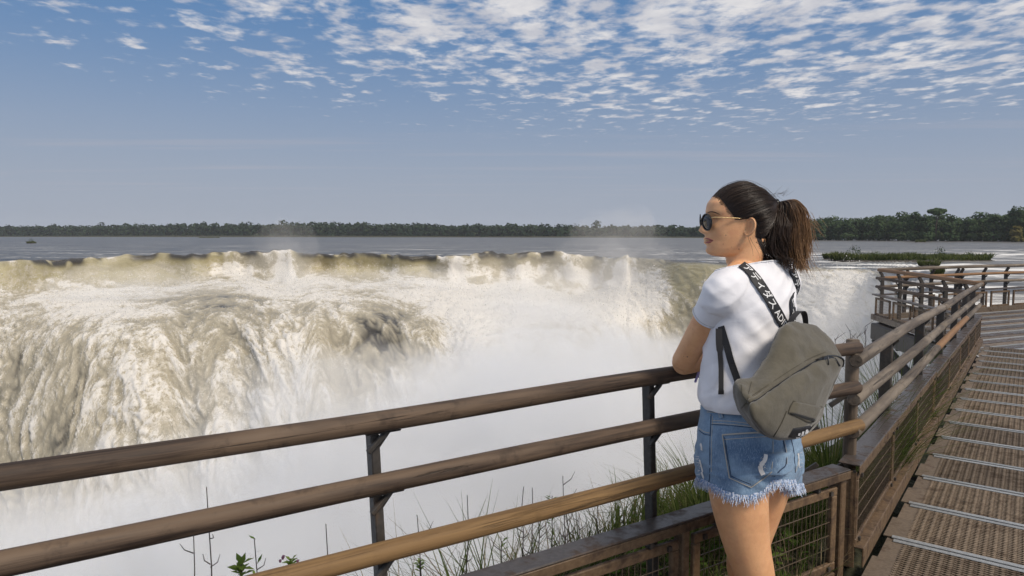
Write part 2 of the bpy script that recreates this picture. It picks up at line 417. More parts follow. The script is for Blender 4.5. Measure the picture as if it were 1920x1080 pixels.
# ------------------------------------------------------------------ spray
def puff_mesh(c, r, seed, lump=.40, sub=4):
    bm = bmesh.new(); bmesh.ops.create_icosphere(bm, subdivisions=sub, radius=1.0)
    V = []
    for v in bm.verts:
        d = v.co.normalized(); k = 1 + lump * fbm(d * 1.6, 3, seed=seed) + lump * .5 * fbm(d * 4.2, 2, seed=seed + 3)
        V.append((c[0] + d.x * r[0] * k, c[1] + d.y * r[1] * k, c[2] + d.z * r[2] * k))
    F = [[v.index for v in f.verts] for f in bm.faces]; bm.free(); return V, F
def build_mist():
    lev = {}
    def vmat(d):
        d = round(d, 4)
        if d not in lev:
            m, n = mat('spray_mist_%d' % len(lev))
            vs = n.new('ShaderNodeVolumeScatter', {'Color': (.960, .922, .862, 1), 'Density': d, 'Anisotropy': 0.0})
            n.new('ShaderNodeOutputMaterial', {'Volume': vs}); lev[d] = m
        return lev[d]
    root = empty('spray', (0, 50, -30), label='cloud of white spray rising from the plunge pool of the falls', cat='spray', kind='stuff')
    k = 0
    for (px, py, Y, r, d, shells) in SPRAY:
        c = at(px, py, Y)
        for i in range(shells):
            sc = 1.0 - i * .62 / max(shells - 1, 1) * (1 if shells > 1 else 0)
            V, F = puff_mesh((c.x + i * .3, c.y, c.z - r[2] * .10 * i), (r[0] * sc, r[1] * sc, r[2] * sc), k * 1.7 + i * .9)
            o = mobj('puff', V, F, vmat(d / shells), root, smooth=True, kind='stuff'); k += 1
SPRAY = [(1035, 880, 50, (14, 15, 10), .17, 4), (1060, 700, 56, (10, 12, 6.5), .045, 3), (900, 1000, 42, (20, 15, 13), .22, 4),
         (350, 1165, 42, (38, 14, 10.5), .18, 4), (620, 900, 47, (6, 5, 4), .10, 1), (760, 860, 50, (6, 5, 4.5), .10, 1), (860, 760, 54, (6, 5, 5), .09, 1), (960, 650, 58, (6, 6, 4.5), .045, 1), (1170, 720, 55, (6, 6, 5), .06, 1), (120, 1010, 46, (8, 5, 4), .09, 1), (1040, 555, 76, (8, 6, 3.2), .035, 1), (1380, 900, 46, (20, 15, 12), .18, 3), (1000, 520, 94, (18, 6, 3), .035, 2), (720, 530, 92, (16, 5, 2.2), .05, 2), (1160, 485, 98, (8, 6, 7), .045, 2),
         (538, 492, 104, (5, 4, 6.5), .06, 3), (250, 535, 84, (10, 4, 3), .10, 2)]
build_mist()
def build_haze():
    m, n = mat('river_haze')
    n.new('ShaderNodeOutputMaterial', {'Volume': n.new('ShaderNodeVolumePrincipled', {'Color': (.86, .90, .97, 1), 'Density': .00010})})
    mb = MB(); mb.box((0, 1250, 3.5), ((1, 0, 0), (0, 1, 0), (0, 0, 1)), (2900, 1500, 55)); o = mb.obj('haze', m, label='thin humid haze over the river', cat='haze', kind='stuff')
build_haze()
# ================================================================== WALKWAY MATERIALS
def mat_log(name, c1, c2, c3, dark=.5):
    m, n = mat(name)
    oc = n.new('ShaderNodeTexCoord').outputs['Object']
    rnd = n.new('ShaderNodeObjectInfo').outputs['Random']
    p = n.vmath('ADD', oc, n.comb(n.math('MULTIPLY', rnd, 37.0), n.math('MULTIPLY', rnd, 11.0), 0.0))
    grain = n.noise(n.scale(p, (2.2, 62, 62)), 1.0, 7, .68, .7)
    coarse = n.noise(n.scale(p, (1.1, 9, 9)), 1.0, 4, .6, .4)
    fine = n.noise(n.scale(p, (5, 120, 120)), 1.0, 3, .6)
    crack = n.smooth(n.noise(n.scale(p, (.9, 26, 26)), 1.0, 5, .7, 1.2), .58, .67)
    col = n.mix(n.smooth(grain, .3, .72), c1, c2)
    col = n.mix(n.smooth(coarse, .42, .66), col, c3)
    col = n.mix(n.math('MULTIPLY', crack, dark), col, (.012, .010, .008))
    blot = n.smooth(n.noise(p, 14.0, 5, .62), .54, .72)
    col = n.mix(n.math('MULTIPLY', blot, .55), col, c1)
    h = n.math('ADD', n.math('ADD', grain, n.math('MULTIPLY', fine, .4)), n.math('MULTIPLY', crack, -.9))
    finish(n, color=col, rough=n.lin(grain, .2, .8, .5, .85), normal=n.bump(h, .55, .004), spec=.35)
mat_log('weathered_log', (.018, .011, .008), (.105, .070, .047), (.135, .092, .060), .8)
mat_log('grey_log', (.055, .042, .031), (.155, .124, .095), (.20, .165, .128), .8)
mat_log('brown_log', (.055, .040, .028), (.14, .105, .075), (.19, .145, .105), .8)
mat_log('honey_log', (.12, .068, .028), (.26, .160, .068), (.20, .118, .050), .5)
mat_log('orange_log', (.17, .090, .042), (.29, .170, .088), (.23, .130, .068), .4)
def mat_steel(name, c1, c2, rust, amt, rough=.5, metal=.0):
    m, n = mat(name)
    pos = n.new('ShaderNodeNewGeometry').outputs['Position']
    a = n.noise(pos, 16, 6, .65, .3); b = n.noise(pos, 70, 5, .65); c = n.noise(pos, 5, 4, .6, .6)
    col = n.mix(n.smooth(b, .3, .7), c1, c2)
    rm = n.smooth(n.math('ADD', n.math('MULTIPLY', a, .6), n.math('MULTIPLY', c, .4)), .62 - amt * .3, .70 - amt * .12)
    col = n.mix(rm, col, n.mix(b, rust, tuple(x * .45 for x in rust)))
    col = n.new('ShaderNodeHueSaturation', {'Value': n.lin(n.new('ShaderNodeObjectInfo').outputs['Random'], 0, 1, .72, 1.18), 'Color': col}).outputs[0]
    sc = n.smooth(n.noise(n.scale(pos, (9, 9, 60)), 1.0, 4, .7, 1.0), .63, .68)
    col = n.mix(n.math('MULTIPLY', sc, .5), col, (.02, .016, .013))
    finish(n, color=col, rough=n.lin(rm, 0, 1, rough, .85), metal=metal, normal=n.bump(n.math('ADD', a, b), .35, .003), spec=.5)
mat_steel('dark_steel', (.030, .026, .022), (.055, .047, .040), (.10, .066, .042), .25, .55)
mat_steel('brown_steel', (.105, .064, .034), (.165, .108, .060), (.07, .040, .024), .5, .5)
mat_steel('cap_steel', (.046, .038, .034), (.080, .068, .062), (.095, .058, .038), .5, .34)
mat_steel('edge_plate', (.12, .09, .062), (.18, .137, .098), (.11, .07, .045), .45, .55)
mat_steel('galvanised', (.22, .23, .235), (.31, .32, .325), (.20, .17, .13), .15, .4, .2)
mat_steel('grate_steel', (.125, .092, .062), (.20, .150, .104), (.10, .066, .042), .5, .55)
mat_steel('wire_steel', (.09, .062, .04), (.15, .11, .075), (.12, .08, .05), .4, .5)

UPV = Vector((0, 0, 1))
def log(name, pts, r, m, parent, seed=0, n=20, label=None):
    """round pole through world points, object X axis along the pole so that the grain follows it"""
    pts = [Vector(p) for p in pts]; p0, p1 = pts[0], pts[-1]
    d = (p1 - p0).normalized(); s = UPV.cross(d).normalized(); u = d.cross(s)
    Mx = Matrix((d, s, u)).transposed().to_4x4(); Mx.translation = p0
    inv = Mx.inverted(); P = spline([inv @ p for p in pts], 10) if len(pts) > 2 else [list(inv @ (p0 + (p1 - p0) * t)) for t in np.linspace(0, 1, 24)]
    P = [Vector(p) for p in P]; k = len(P); V = []; L = (p1 - p0).length
    P.insert(0, P[0].copy()); P.append(P[-1].copy())
    P[0] = P[0] - Vector((.004, 0, 0)); P[-1] = P[-1] + Vector((.004, 0, 0))
    for i, p in enumerate(P):
        rr_ = r * (1 + .035 * mn.noise(Vector((p.x * 1.7, seed * 3.1, 0)))) * (.86 if i in (0, len(P) - 1) else 1)
        for j in range(n):
            th = 2 * math.pi * j / n
            q = rr_ * (1 + .035 * mn.noise(Vector((math.cos(th) * 1.4, math.sin(th) * 1.4, p.x * 1.3 + seed * 7))))
            V.append(p + Vector((0, math.cos(th) * q, math.sin(th) * q)))
    F = grid_faces(len(P), n, True); F.append(tuple(range(n))); F.append(tuple((len(P) - 1) * n + j for j in range(n - 1, -1, -1)))
    me = bpy.data.meshes.new(name); me.from_pydata([tuple(v) for v in V], [], F); me.polygons.foreach_set('use_smooth', [True] * (len(F) - 2) + [False] * 2)
    me.materials.append(MATS[m]); o = bpy.data.objects.new(name, me); COL.objects.link(o)
    o.parent = parent; o.matrix_local = Matrix.Translation(-wloc(parent)) @ Mx
    if label: o['label'] = label
    return o
def bar(name, p0, p1, w, h, m, parent, up=(0, 0, 1)):
    mb = MB(); mb.beam(p0, p1, w, h, up); o = mb.obj(name, m, parent); bevel(o, min(w, h) * .12); return o
def bevel(o, w, seg=1):
    b = o.modifiers.new('bevel', 'BEVEL'); b.width = w; b.segments = seg; b.limit_method = 'ANGLE'
def wire_mesh(name, p0, p1, z0, z1, parent, out, dh=.052, dv=.026, r=.0012):
    """welded wire panel standing between p0 and p1 (horizontal run), z0..z1 measured from the run's own height"""
    p0 = Vector(p0); p1 = Vector(p1); d = p1 - p0; L = d.length; mb = MB(); e = d.normalized()
    k = max(2, int(L / dv)); q = max(2, int((z1 - z0) / dh))
    for i in range(1, k):
        b = p0 + d * (i / k); mb.beam(b + UPV * z0, b + UPV * z1, r * 1.5, r * 1.5, up=e)
    for i in range(1, q):
        z = z0 + (z1 - z0) * i / q + .004; mb.beam(p0 + UPV * z, p1 + UPV * z, r * 2, r * 2)
    return mb.obj(name, 'wire_steel', parent, kind='stuff')
def mesh_panel(p0, p1, ztop, zbot, parent, bay=1, fw=.036, fd=.02, rungs=True):
    """framed wire panel; p0,p1 at height 0 on the panel plane"""
    p0 = Vector(p0); p1 = Vector(p1); d = (p1 - p0).normalized(); mb = MB()
    mb.beam(p0 + UPV * (ztop - fw / 2), p1 + UPV * (ztop - fw / 2), fd, fw)
    mb.beam(p0 + UPV * (zbot + fw / 2), p1 + UPV * (zbot + fw / 2), fd, fw)
    for q in (p0 + d * fw / 2, p1 - d * fw / 2): mb.beam(q + UPV * (zbot + fw + .001), q + UPV * (ztop - fw - .001), fd, fw, up=d)
    o = mb.obj('panel_frame', 'brown_steel', parent); bevel(o, .003)
    wm = wire_mesh('wire_mesh', p0 + d * fw, p1 - d * fw, zbot + fw, ztop - fw, parent, None)
    bm = MB()
    for q in (p0 + d * .05, p1 - d * .05):
        for z in (ztop - fw / 2, zbot + fw / 2):
            c = q + UPV * z + d.cross(UPV) * (fd / 2 + .004); bm.box(c, (d, UPV, d.cross(UPV)), (.008, .008, .005))
    bm.obj('bolts', 'dark_steel', parent, kind='stuff')

# ------------------------------------------------------------------ railing beside the woman
DA = Vector((.8455, .534, 0)).normalized(); NA = Vector((.534, -.8455, 0)).normalized()     # along the rail / towards the walkway
A0 = Vector((-.993, 1.291, 0))
def build_railing_near():
    e = empty('log_railing', (.2, 2.05, 0), label='dark weathered three-log railing the woman leans on, one log honey-coloured', cat='railing')
    z1, z2, z3 = 1.031, .872, .700
    ext = -DA * 1.1
    def P(px, py, z): return atz(px, py, z)
    log('rail_log', [P(0, 895, z1) + ext, P(0, 895, z1), P(700, 792, z1), P(1255, 702, z1), P(1608, 652, z1)], .0265, 'weathered_log', e, 1)
    log('rail_log', [P(0, 1058, z2) + ext, P(0, 1058, z2), P(700, 910, z2), P(1311, 783, z2), P(1606, 726, z2)], .0265, 'weathered_log', e, 2)
    a, b = P(640, 1056, z3), P(1314, 880, z3)
    log('rail_log', [a + (a - b) * .9, a, b, P(1611, 797, z3 + .005)], .0265, 'honey_log', e, 3, label='honey-coloured lowest rail log')
    for px, pts in ((695, ((690, 812), (706, 1090))), (1211, ((1207, 720), (1213, 980)))):
        Ypl = (atz(px, 791 if px < 900 else 705, z1)).y + .035
        t = at(pts[0][0] + 8, pts[0][1], Ypl); b_ = at(pts[1][0] + 8, pts[1][1], Ypl)
        b2 = b_ + (b_ - t) * ((b_.z + .25) / max(t.z - b_.z, .1))
        mb = MB(); mb.beam(b2, t, .024, .04, up=NA); po = mb.obj('post', 'dark_steel', e); bevel(po, .003)
        for (zz, sg) in ((z1, 1), (z2, 1), (z3, 1)):
            f = (zz - b_.z) / (t.z - b_.z); c = b_ + (t - b_) * f
            cc = Vector((c.x, c.y, zz - .0285)) + NA * .03
            lm = MB()
            lm.beam(cc - DA * .022 - UPV * .05, cc + DA * .030 - UPV * .003, .012, .016, up=NA)
            lm.beam(cc + DA * .012 - UPV * .045 - NA * .02, cc + DA * .040 - UPV * .004 - NA * .012, .010, .012, up=NA)
            lm.beam(cc - DA * .03 - UPV * .002, cc + DA * .065 - UPV * .002, .022, .005)
            o = lm.obj('bracket', 'dark_steel', e); bevel(o, .002)
    # corner post: a squared log
    c = atz(1609, 648, 1.03)
    log('corner_post', [Vector((c.x, c.y + .045, 1.046)), Vector((c.x + .004, c.y + .04, .05))], .028, 'brown_log', e, 9, n=14)
    # sole plates and outrigger below the kerb
    for px in (1530, 1580):
        q = atz(px, 655, 1.03); bar('outrigger', Vector((q.x, q.y + .12, -.5)), Vector((q.x, q.y + .12, .90)), .028, .03, 'dark_steel', e)
        for zz in (.82, .68, .52): bar('brace', Vector((q.x, q.y + .095, zz - .05)), Vector((q.x + .06, q.y + .08, zz)), .014, .02, 'dark_steel', e)
build_railing_near()
def build_kerb_near():
    e = empty('mesh_kerb', (.6, 2.3, 0), label='low steel kerb with wire-mesh panels behind the woman\'s legs', cat='kerb barrier')
    q0, q1 = atz(851, 1080, .55), atz(1561, 869, .55)
    q0 = q0 - DA * 1.3; W_ = .082
    mid0, mid1 = q0 + NA * W_ / 2, q1 + NA * W_ / 2
    mb = MB(); mb.beam(mid0 + Vector((0, 0, -.004)), mid1 + Vector((0, 0, -.004)), W_, .008)
    o = mb.obj('cap', 'cap_steel', e); bevel(o, .003)
    mb = MB(); mb.beam(mid0 + NA * (W_ / 2 - .002) - UPV * .024, mid1 + NA * (W_ / 2 - .002) - UPV * .024, .006, .032)
    mb.beam(mid0 - NA * (W_ / 2 - .003) - UPV * .024, mid1 - NA * (W_ / 2 - .003) - UPV * .024, .006, .032)
    o = mb.obj('cap_edge', 'brown_steel', e); bevel(o, .002)
    pl = -.012 + W_
    # bays measured along the kerb from the corner backwards
    L = (q1 - q0).length; s = L - .05; k = 0
    ends = MB()
    while s > .3:
        a = s - .83
        pa = Vector((q0.x, q0.y, 0)) + DA * a + NA * (pl - .016); pb = Vector((q0.x, q0.y, 0)) + DA * s + NA * (pl - .016)
        mesh_panel(pa, pb, .478, .13, e, fd=.018, fw=.034)
        st = Vector((q0.x, q0.y, 0)) + DA * (a - .035) + NA * (pl - .03)
        bar('stanchion', st + UPV * .02, st + UPV * .509, .045, .035, 'dark_steel' if k % 2 else 'brown_steel', e, up=DA)
        for z_ in (.492,):
            for f in (.12, .70): 
                c = pa + DA * f; bar('spacer', c + UPV * .479, c + UPV * .508, .03, .016, 'dark_steel', e, up=DA)
        s = a - .07; k += 1
    st = Vector((q0.x, q0.y, 0)) + DA * (L - .018) + NA * (pl - .03); bar('end_post', st + UPV * .02, st + UPV * .541, .062, .036, 'brown_steel', e, up=DA)
    pb = MB(); c0 = Vector((q0.x, q0.y, 0)); pb.beam(c0 + NA * .03 + UPV * .06, c0 + NA * .03 + DA * L + UPV * .06, .05, .10)
    o = pb.obj('toe_beam', 'brown_steel', e); bevel(o, .004)
build_kerb_near()
# ------------------------------------------------------------------ the long run of railing on the right
DB = ray(1933, 476).normalized(); DBh = Vector((DB.x, DB.y, 0)).normalized(); NB = Vector((DBh.y, -DBh.x, 0))
B0 = atz(1615, 1070, .115)                                  # where deck meets kerb lip
def Bp(s, t, z): return B0 + DB * s + NB * t + UPV * (z - .115)
def s_at(px, t, z):
    lo, hi = -1.0, 30.0
    for _ in range(60):
        mid = (lo + hi) / 2; p = Bp(mid, t, z); x = 960 + FPX * p.x / ((p - CAM).dot(FWD))
        if x < px: lo = mid
        else: hi = mid
    return lo
def build_railing_far():
    e = empty('log_railing', tuple(Bp(3, -.05, .1)), label='grey weathered log railing running away along the right-hand walkway', cat='railing')
    zt, zm, zl = .985, .822, .685
    t0 = -.055
    sE = s_at(1840, t0, zt)
    sj = s_at(1767, t0, zt)
    s1 = .02
    log('rail_log', [Bp(s1, t0, zt), Bp(sj * .5, t0 - .008, zt + .006), Bp(sj, t0, zt)], .0285, 'grey_log', e, 11)
    log('rail_log', [Bp(sj + .01, t0 + .006, zt), Bp((sj + sE) / 2, t0, zt + .008), Bp(sE, t0, zt)], .0285, 'grey_log', e, 12)
    sj2 = s_at(1765, t0, zm)
    log('rail_log', [Bp(s1, t0, zm), Bp(sj2 * .5, t0, zm - .006), Bp(sj2, t0, zm)], .0275, 'grey_log', e, 13)
    log('rail_log', [Bp(sj2 + .01, t0, zm + .004), Bp(sE, t0, zm)], .0275, 'grey_log', e, 14)
    sa = s_at(1757, t0, zl); sb = s_at(1812, t0, zl)
    log('rail_log', [Bp(s1, t0, zl), Bp(sa * .5, t0 + .006, zl), Bp(sa, t0, zl)], .0275, 'grey_log', e, 15)
    log('rail_log', [Bp(sa + .01, t0, zl), Bp(sb, t0, zl + .004)], .0275, 'orange_log', e, 16, label='short orange-brown replacement log, lowest rail')
    log('rail_log', [Bp(sb + .01, t0, zl), Bp(sE, t0, zl)], .0275, 'grey_log', e, 17)
    for k, s in enumerate(np.arange(1.2, sE + .1, 1.42)):
        s = min(s, sE - .05)
        po = MB(); po.beam(Bp(s, t0 - .06, -.6), Bp(s, t0 - .06, zt - .035), .05, .06, up=NB); o = po.obj('post', 'dark_steel', e); bevel(o, .004)
        for zz in (zt, zm, zl):
            q = MB(); q.beam(Bp(s, t0 - .05, zz - .085), Bp(s, t0 - .004, zz - .03), .018, .02, up=DB); o = q.obj('bracket', 'dark_steel', e); bevel(o, .002)
    return sE
S_END = build_railing_far()
def build_kerb_far(sa, sb, first):
    nm = 'nearer' if first else 'farther'
    e = empty('mesh_kerb', tuple(Bp((sa + sb) / 2, -.07, 0)), cat='kerb barrier',
              label='low steel mesh kerb nearest the corner of the right-hand walkway' if first else 'low steel mesh kerb along the far half of the right-hand walkway')
    zc = .552 if first else .535; w = .085; t1 = -.022
    mb = MB(); mb.beam(Bp(sa, t1 - w / 2, zc - .004), Bp(sb, t1 - w / 2, zc - .004), w, .008, up=UPV); o = mb.obj('cap', 'cap_steel', e); bevel(o, .003)
    mb = MB(); mb.beam(Bp(sa, t1 - .003, zc - .025), Bp(sb, t1 - .003, zc - .025), .006, .034); o = mb.obj('cap_edge', 'brown_steel', e); bevel(o, .002)
    # end plates
    for s, dark in ((sa, 0), (sb, 1)):
        q = MB(); q.box(Bp(s + (.004 if not dark else -.004), t1 - w / 2 - .004, (zc + .115) / 2 - .02), (DB, NB, UPV), (.004, w / 2 - .008, (zc - .115) / 2 - .012))
        o = q.obj('end_plate', 'brown_steel', e); bevel(o, .002)
        if first and not dark:
            h = MB()
            for t_ in (-.018, .022): h.tube([Bp(s - .0008, t1 - w / 2 + t_, zc - .032), Bp(s + .001, t1 - w / 2 + t_, zc - .032)], .006, 12)
            h.obj('bolt_hole', 'dark_steel', e)
    nb = 3 if first else 5; L = (sb - sa) / nb
    for i in range(nb):
        a = sa + L * i + .004; b = sa + L * (i + 1) - .012
        pa, pb = Bp(a, t1 - .014, .115), Bp(b, t1 - .014, .115)
        za = zc - .115 - .045
        mesh_panel(pa, pb, za, .095, e, fd=.014, fw=.022)
        bar('stanchion', Bp(b + .003, t1 - .03, .13), Bp(b + .003, t1 - .03, zc - .045), .03, .022, 'dark_steel', e, up=NB)
        bm_ = MB(); bm_.beam(Bp(a, t1 - .03, .135), Bp(a, t1 - .03, zc - .05), .012, .008, up=NB); bm_.obj('stay', 'brown_steel', e)
    mb = MB(); mb.beam(Bp(sa, -.02, .200), Bp(sb, -.02, .200), .045, .007); mb.beam(Bp(sa, -.001, .158), Bp(sb, -.001, .158), .007, .076)
    o = mb.obj('sill_angle', 'brown_steel', e); bevel(o, .002)
sj = s_at(1757, -.022, .55)
build_kerb_far(.02, sj - .02, True); build_kerb_far(sj + .02, S_END - .05, False)
# short panel that closes the corner between the two kerbs
def build_corner_panel():
    e = empty('corner_panel', tuple(Bp(-.1, -.1, 0)), label='narrow wire-mesh panel filling the gap at the kerb corner', cat='panel')
    a = atz(1569, 990, .30); a = at(1572, 935, 2.80); b = at(1606, 905, 2.86)
    pa, pb = Vector((a.x, a.y, 0)), Vector((b.x, b.y, 0))
    mesh_panel(pa, pb, .475, .12, e, fd=.014, fw=.024)
build_corner_panel()
# ------------------------------------------------------------------ decks
def build_deck():
    root = empty('walkway', tuple(Bp(3, .8, 0)), kind='structure')
    WD = 1.75; T0 = .085; DS = .548
    # one sheet of expanded metal, shared
    cw, ch = .036, .0225; nu = int((WD - .04) / cw); nv = int((DS - .05) / ch)
    V = []; F = []
    def strand(a, b, w=.0048, th=.0035):
        a = Vector(a); b = Vector(b); d = (b - a).normalized(); s = Vector((-d.y, d.x, 0)) * w / 2; k = len(V)
        tl = Vector((0, .0018, .0022))
        V.extend([a - s - tl * .6, a + s + tl * .6, b + s + tl * .6, b - s - tl * .6]); F.append((k, k + 1, k + 2, k + 3))
        V.extend([a - s - tl * .6 - Vector((0, 0, th)), b - s - tl * .6 - Vector((0, 0, th))]); F.append((k, k + 3, k + 5, k + 4))
    for i in range(nv):
        for j in range(nu):
            x = j * cw; y = i * ch
            p0 = (x, y, 0); p1 = (x + cw / 2, y + ch / 2, 0); p2 = (x + cw, y, 0); p3 = (x + cw / 2, y - ch / 2, 0)
            strand(p0, p1, .0062); strand(p1, p2, .0062)
            if i > 0: strand(p2, p3, .0062); strand(p3, p0, .0062)
    gm = bpy.data.meshes.new('grate'); gm.from_pydata([tuple(v) for v in V], [], F); gm.materials.append(MATS['grate_steel'])
    rot = Matrix((NB, DB, NB.cross(DB))).transposed().to_4x4()
    k = 0; s = .45 - DS * 2
    while s < S_END - .3:
        zz = .115
        base = Bp(s, 0, zz)
        o = bpy.data.objects.new('grate', gm); COL.objects.link(o); o.parent = root
        Mx = rot.copy(); Mx.translation = Bp(s + .045, T0 + .012, zz - .004) - wloc(root); o.matrix_local = Mx
        st = MB(); st.beam(Bp(s + .017, T0 - .04, zz), Bp(s + .017, T0 + WD, zz), .027, .007); o = st.obj('strip', 'galvanised', root); bevel(o, .0015)
        st = MB(); st.beam(Bp(s - .017, T0 - .03, zz - .004), Bp(s - .017, T0 + WD, zz - .004), .027, .006); o = st.obj('strip', 'galvanised', root); bevel(o, .0015)
        # edge plates with staggered ends
        ep = MB(); ep.beam(Bp(s + .03, .012 + T0 / 2, zz - .008), Bp(s + DS * .55, .012 + T0 / 2, zz - .008), T0 + .01, .006); o = ep.obj('edge_plate', 'edge_plate', root); bevel(o, .001)
        ep = MB(); ep.beam(Bp(s + DS * .565, .02 + T0 / 2, zz - .011), Bp(s + DS + .015, .02 + T0 / 2, zz - .011), T0 - .012, .006); o = ep.obj('edge_plate', 'edge_plate', root); bevel(o, .001)
        s += DS; k += 1
    # bearers underneath
    for t in (.06, .75, 1.5):
        b = MB(); b.beam(Bp(-.7, t, .03), Bp(S_END, t, .03), .06, .14); b.obj('bearer', 'dark_steel', root)
    # cross bearers hang below the grate
    for s_ in np.arange(-.6, S_END, 1.1):
        b = MB(); b.beam(Bp(s_, .0, -.13), Bp(s_, 1.8, -.13), .08, .16); b.obj('bearer', 'dark_steel', root)
    # lower platform the woman stands on
    pl = empty('platform', (.8, 1.6, 0), kind='structure')
    q = MB()
    for i in range(9):
        c = A0 + NA * (.16 + i * .222) - DA * .5
        p = MB(); p.beam(Vector((c.x, c.y, -.012)), Vector((c.x, c.y, -.012)) + DA * (3.05 - i * .02), .215, .02); p.obj('deck_plate', 'edge_plate', pl)
build_deck()
# ------------------------------------------------------------------ look-out balcony at the far end
def build_lookout():
    pE = Bp(S_END, -.05, .985); zt = pE.z
    C1 = atz(1648, 506, zt)
    D1 = atz(1925, 497.5, zt); D1 = D1 + (D1 - C1) * .25
    def far_rail(name, a, b, posts, label, kink, mats, depth):
        a = Vector(a); b = Vector(b); d = b - a; d.z = 0; L = d.length; d.normalize(); nrm = d.cross(UPV) * kink
        e = empty('log_railing', tuple((a + b) / 2 - UPV * 1.0), label=label, cat='railing')
        for i, (dz, r) in enumerate(((0, .035), (-.165, .03), (-.34, .03))):
            log('rail_log', [a + UPV * dz + nrm * (.0 if i == 0 else .03), (a + b) / 2 + UPV * (dz + .01) + nrm * (.0 if i == 0 else .03), b + UPV * dz + nrm * (0 if i == 0 else .03)], r, mats[i], e, 20 + i + L)
        for s in posts:
            p = a + d * (s * L) + (b - a) * 0; p.z = a.z + (b.z - a.z) * s
            mb = MB(); mb.beam(p - nrm * .055 - UPV * depth, p - nrm * .055 - UPV * .115, .06, .06, up=d); mb.beam(p - nrm * .055 - UPV * .12, p - nrm * .002 - UPV * .03, .05, .05, up=d)
            o = mb.obj('post', 'dark_steel', e); bevel(o, .005)
            for dz in (-.165, -.34):
                mb = MB(); mb.beam(p - nrm * .05 + UPV * (dz - .11), p + nrm * .02 + UPV * (dz - .03), .02, .025, up=d); mb.obj('bracket', 'dark_steel', e)
        # mesh kerb in front of the posts
        mb = MB(); mb.beam(a - UPV * .50 + nrm * .06, b - UPV * .50 + nrm * .06, .11, .03); o = mb.obj('cap', 'cap_steel', e); bevel(o, .004)
        mb = MB(); mb.beam(a - UPV * .955 + nrm * .09, b - UPV * .955 + nrm * .09, .06, .11); o = mb.obj('sill', 'edge_plate', e); bevel(o, .004)
        ps = sorted(posts)
        for s0, s1 in zip(ps[:-1], ps[1:]):
            if (s1 - s0) * L < .35: continue
            pa = a + (b - a) * s0 + d * .07 + nrm * .08; pb = a + (b - a) * s1 - d * .07 + nrm * .08
            z = (pa.z + pb.z) / 2; pa.z = pb.z = z
            mesh_panel(pa, pb, -.55, -.90, e, fd=.03, fw=.04)
        return e
    # fractions of post positions along each side, read off the photograph
    def fracs(a, b, pxs):
        out = []
        for x in pxs:
            lo, hi = -.2, 1.3
            for _ in range(50):
                m_ = (lo + hi) / 2; p = Vector(a).lerp(Vector(b), m_); xx = 960 + FPX * p.x / ((p - CAM).dot(FWD))
                if (xx < x) == (b.x / b.y > a.x / a.y): lo = m_
                else: hi = m_
            out.append(lo)
        return out
    far_rail('C', C1, pE, fracs(C1, pE, (1650, 1683, 1723, 1767, 1808)), 'log railing of the look-out balcony, side nearest the falls', 1, ('orange_log', 'weathered_log', 'weathered_log'), 1.5)
    far_rail('D', C1, D1, fracs(C1, D1, (1703, 1752, 1799, 1807, 1850, 1892, 1935)), 'log railing at the far side of the walkway, above the rapids', 1, ('grey_log', 'orange_log', 'grey_log'), 1.2)
    # deck of the look-out and the onward walkway
    zd = zt - 1.0
    root = empty('walkway', (pE.x + 2, pE.y + 1, zd), kind='structure')
    pA = Bp(S_END, .0, .115); pB_ = Bp(S_END - .1, 1.9, .115)
    far0 = C1 - UPV * 1.0; far1 = D1 - UPV * 1.0
    near1 = Vector((far1.x + 1.2, far1.y - 3.4, zd))
    near0 = Vector((pB_.x, pB_.y, zd))
    nst = 14
    for i in range(nst):
        f0, f1 = i / nst, (i + .86) / nst
        lft = Vector((pE.x, pE.y, zd)).lerp(Vector((C1.x, C1.y, zd)), f0); lf1 = Vector((pE.x, pE.y, zd)).lerp(Vector((C1.x, C1.y, zd)), f1)
        r0 = near1.lerp(far1, f0); r1 = near1.lerp(far1, f1)
        st = 0
        mobj('deck_board', [lft, r0, r1, lf1, lft - UPV * .04, r0 - UPV * .04, r1 - UPV * .04, lf1 - UPV * .04],
             [(0, 1, 2, 3), (7, 6, 5, 4), (0, 4, 5, 1), (1, 5, 6, 2), (2, 6, 7, 3), (3, 7, 4, 0)], 'grate_steel' if i % 2 else 'cap_steel', root)
        if i % 2 == 0:
            mb = MB(); mb.beam(lf1 + UPV * .006, r1 + UPV * .006, .05, .012); mb.obj('strip', 'galvanised', root)
    tri = [Vector((pE.x, pE.y, zd + .004)), Vector((pA.x + .05, pA.y, zd + .004)), Vector((near0.x, near0.y, zd + .004)), Vector((near1.x, near1.y, zd + .004))]
    mobj('deck_board', [p - UPV * .008 for p in tri] + [p - UPV * .05 for p in tri], [(0, 1, 2, 3), (7, 6, 5, 4)], 'grate_steel', root)
    mb = MB(); mb.beam(tri[0] + Vector((.02, -.12, .012)), tri[3] + Vector((0, -.12, .012)), .07, .012); mb.obj('strip', 'galvanised', root)
    # timber and steel supports under the balcony
    sp = empty('support_frame', (C1.x, C1.y - 1, zd - 1.5), label='dark timber supports under the look-out balcony', cat='supports')
    for (f, w) in ((0.0, .30), (.28, .26), (.6, .26), (.95, .3)):
        p = C1.lerp(pE, f); bar('pile', Vector((p.x + .05, p.y, zd - 4.5)), Vector((p.x + .05, p.y, zd - .06 + .45)), w * .55, w * .5, 'dark_steel', sp)
    bar('beam', Vector((C1.x - .02, C1.y, zd - .25)), Vector((pE.x - .02, pE.y, zd - .25)), .20, .34, 'dark_steel', sp)
    bar('brace', Vector((C1.x + .04, C1.y + .1, zd - .4)), Vector((C1.x + .9, C1.y - .5, zd - 1.6)), .16, .2, 'dark_steel', sp)
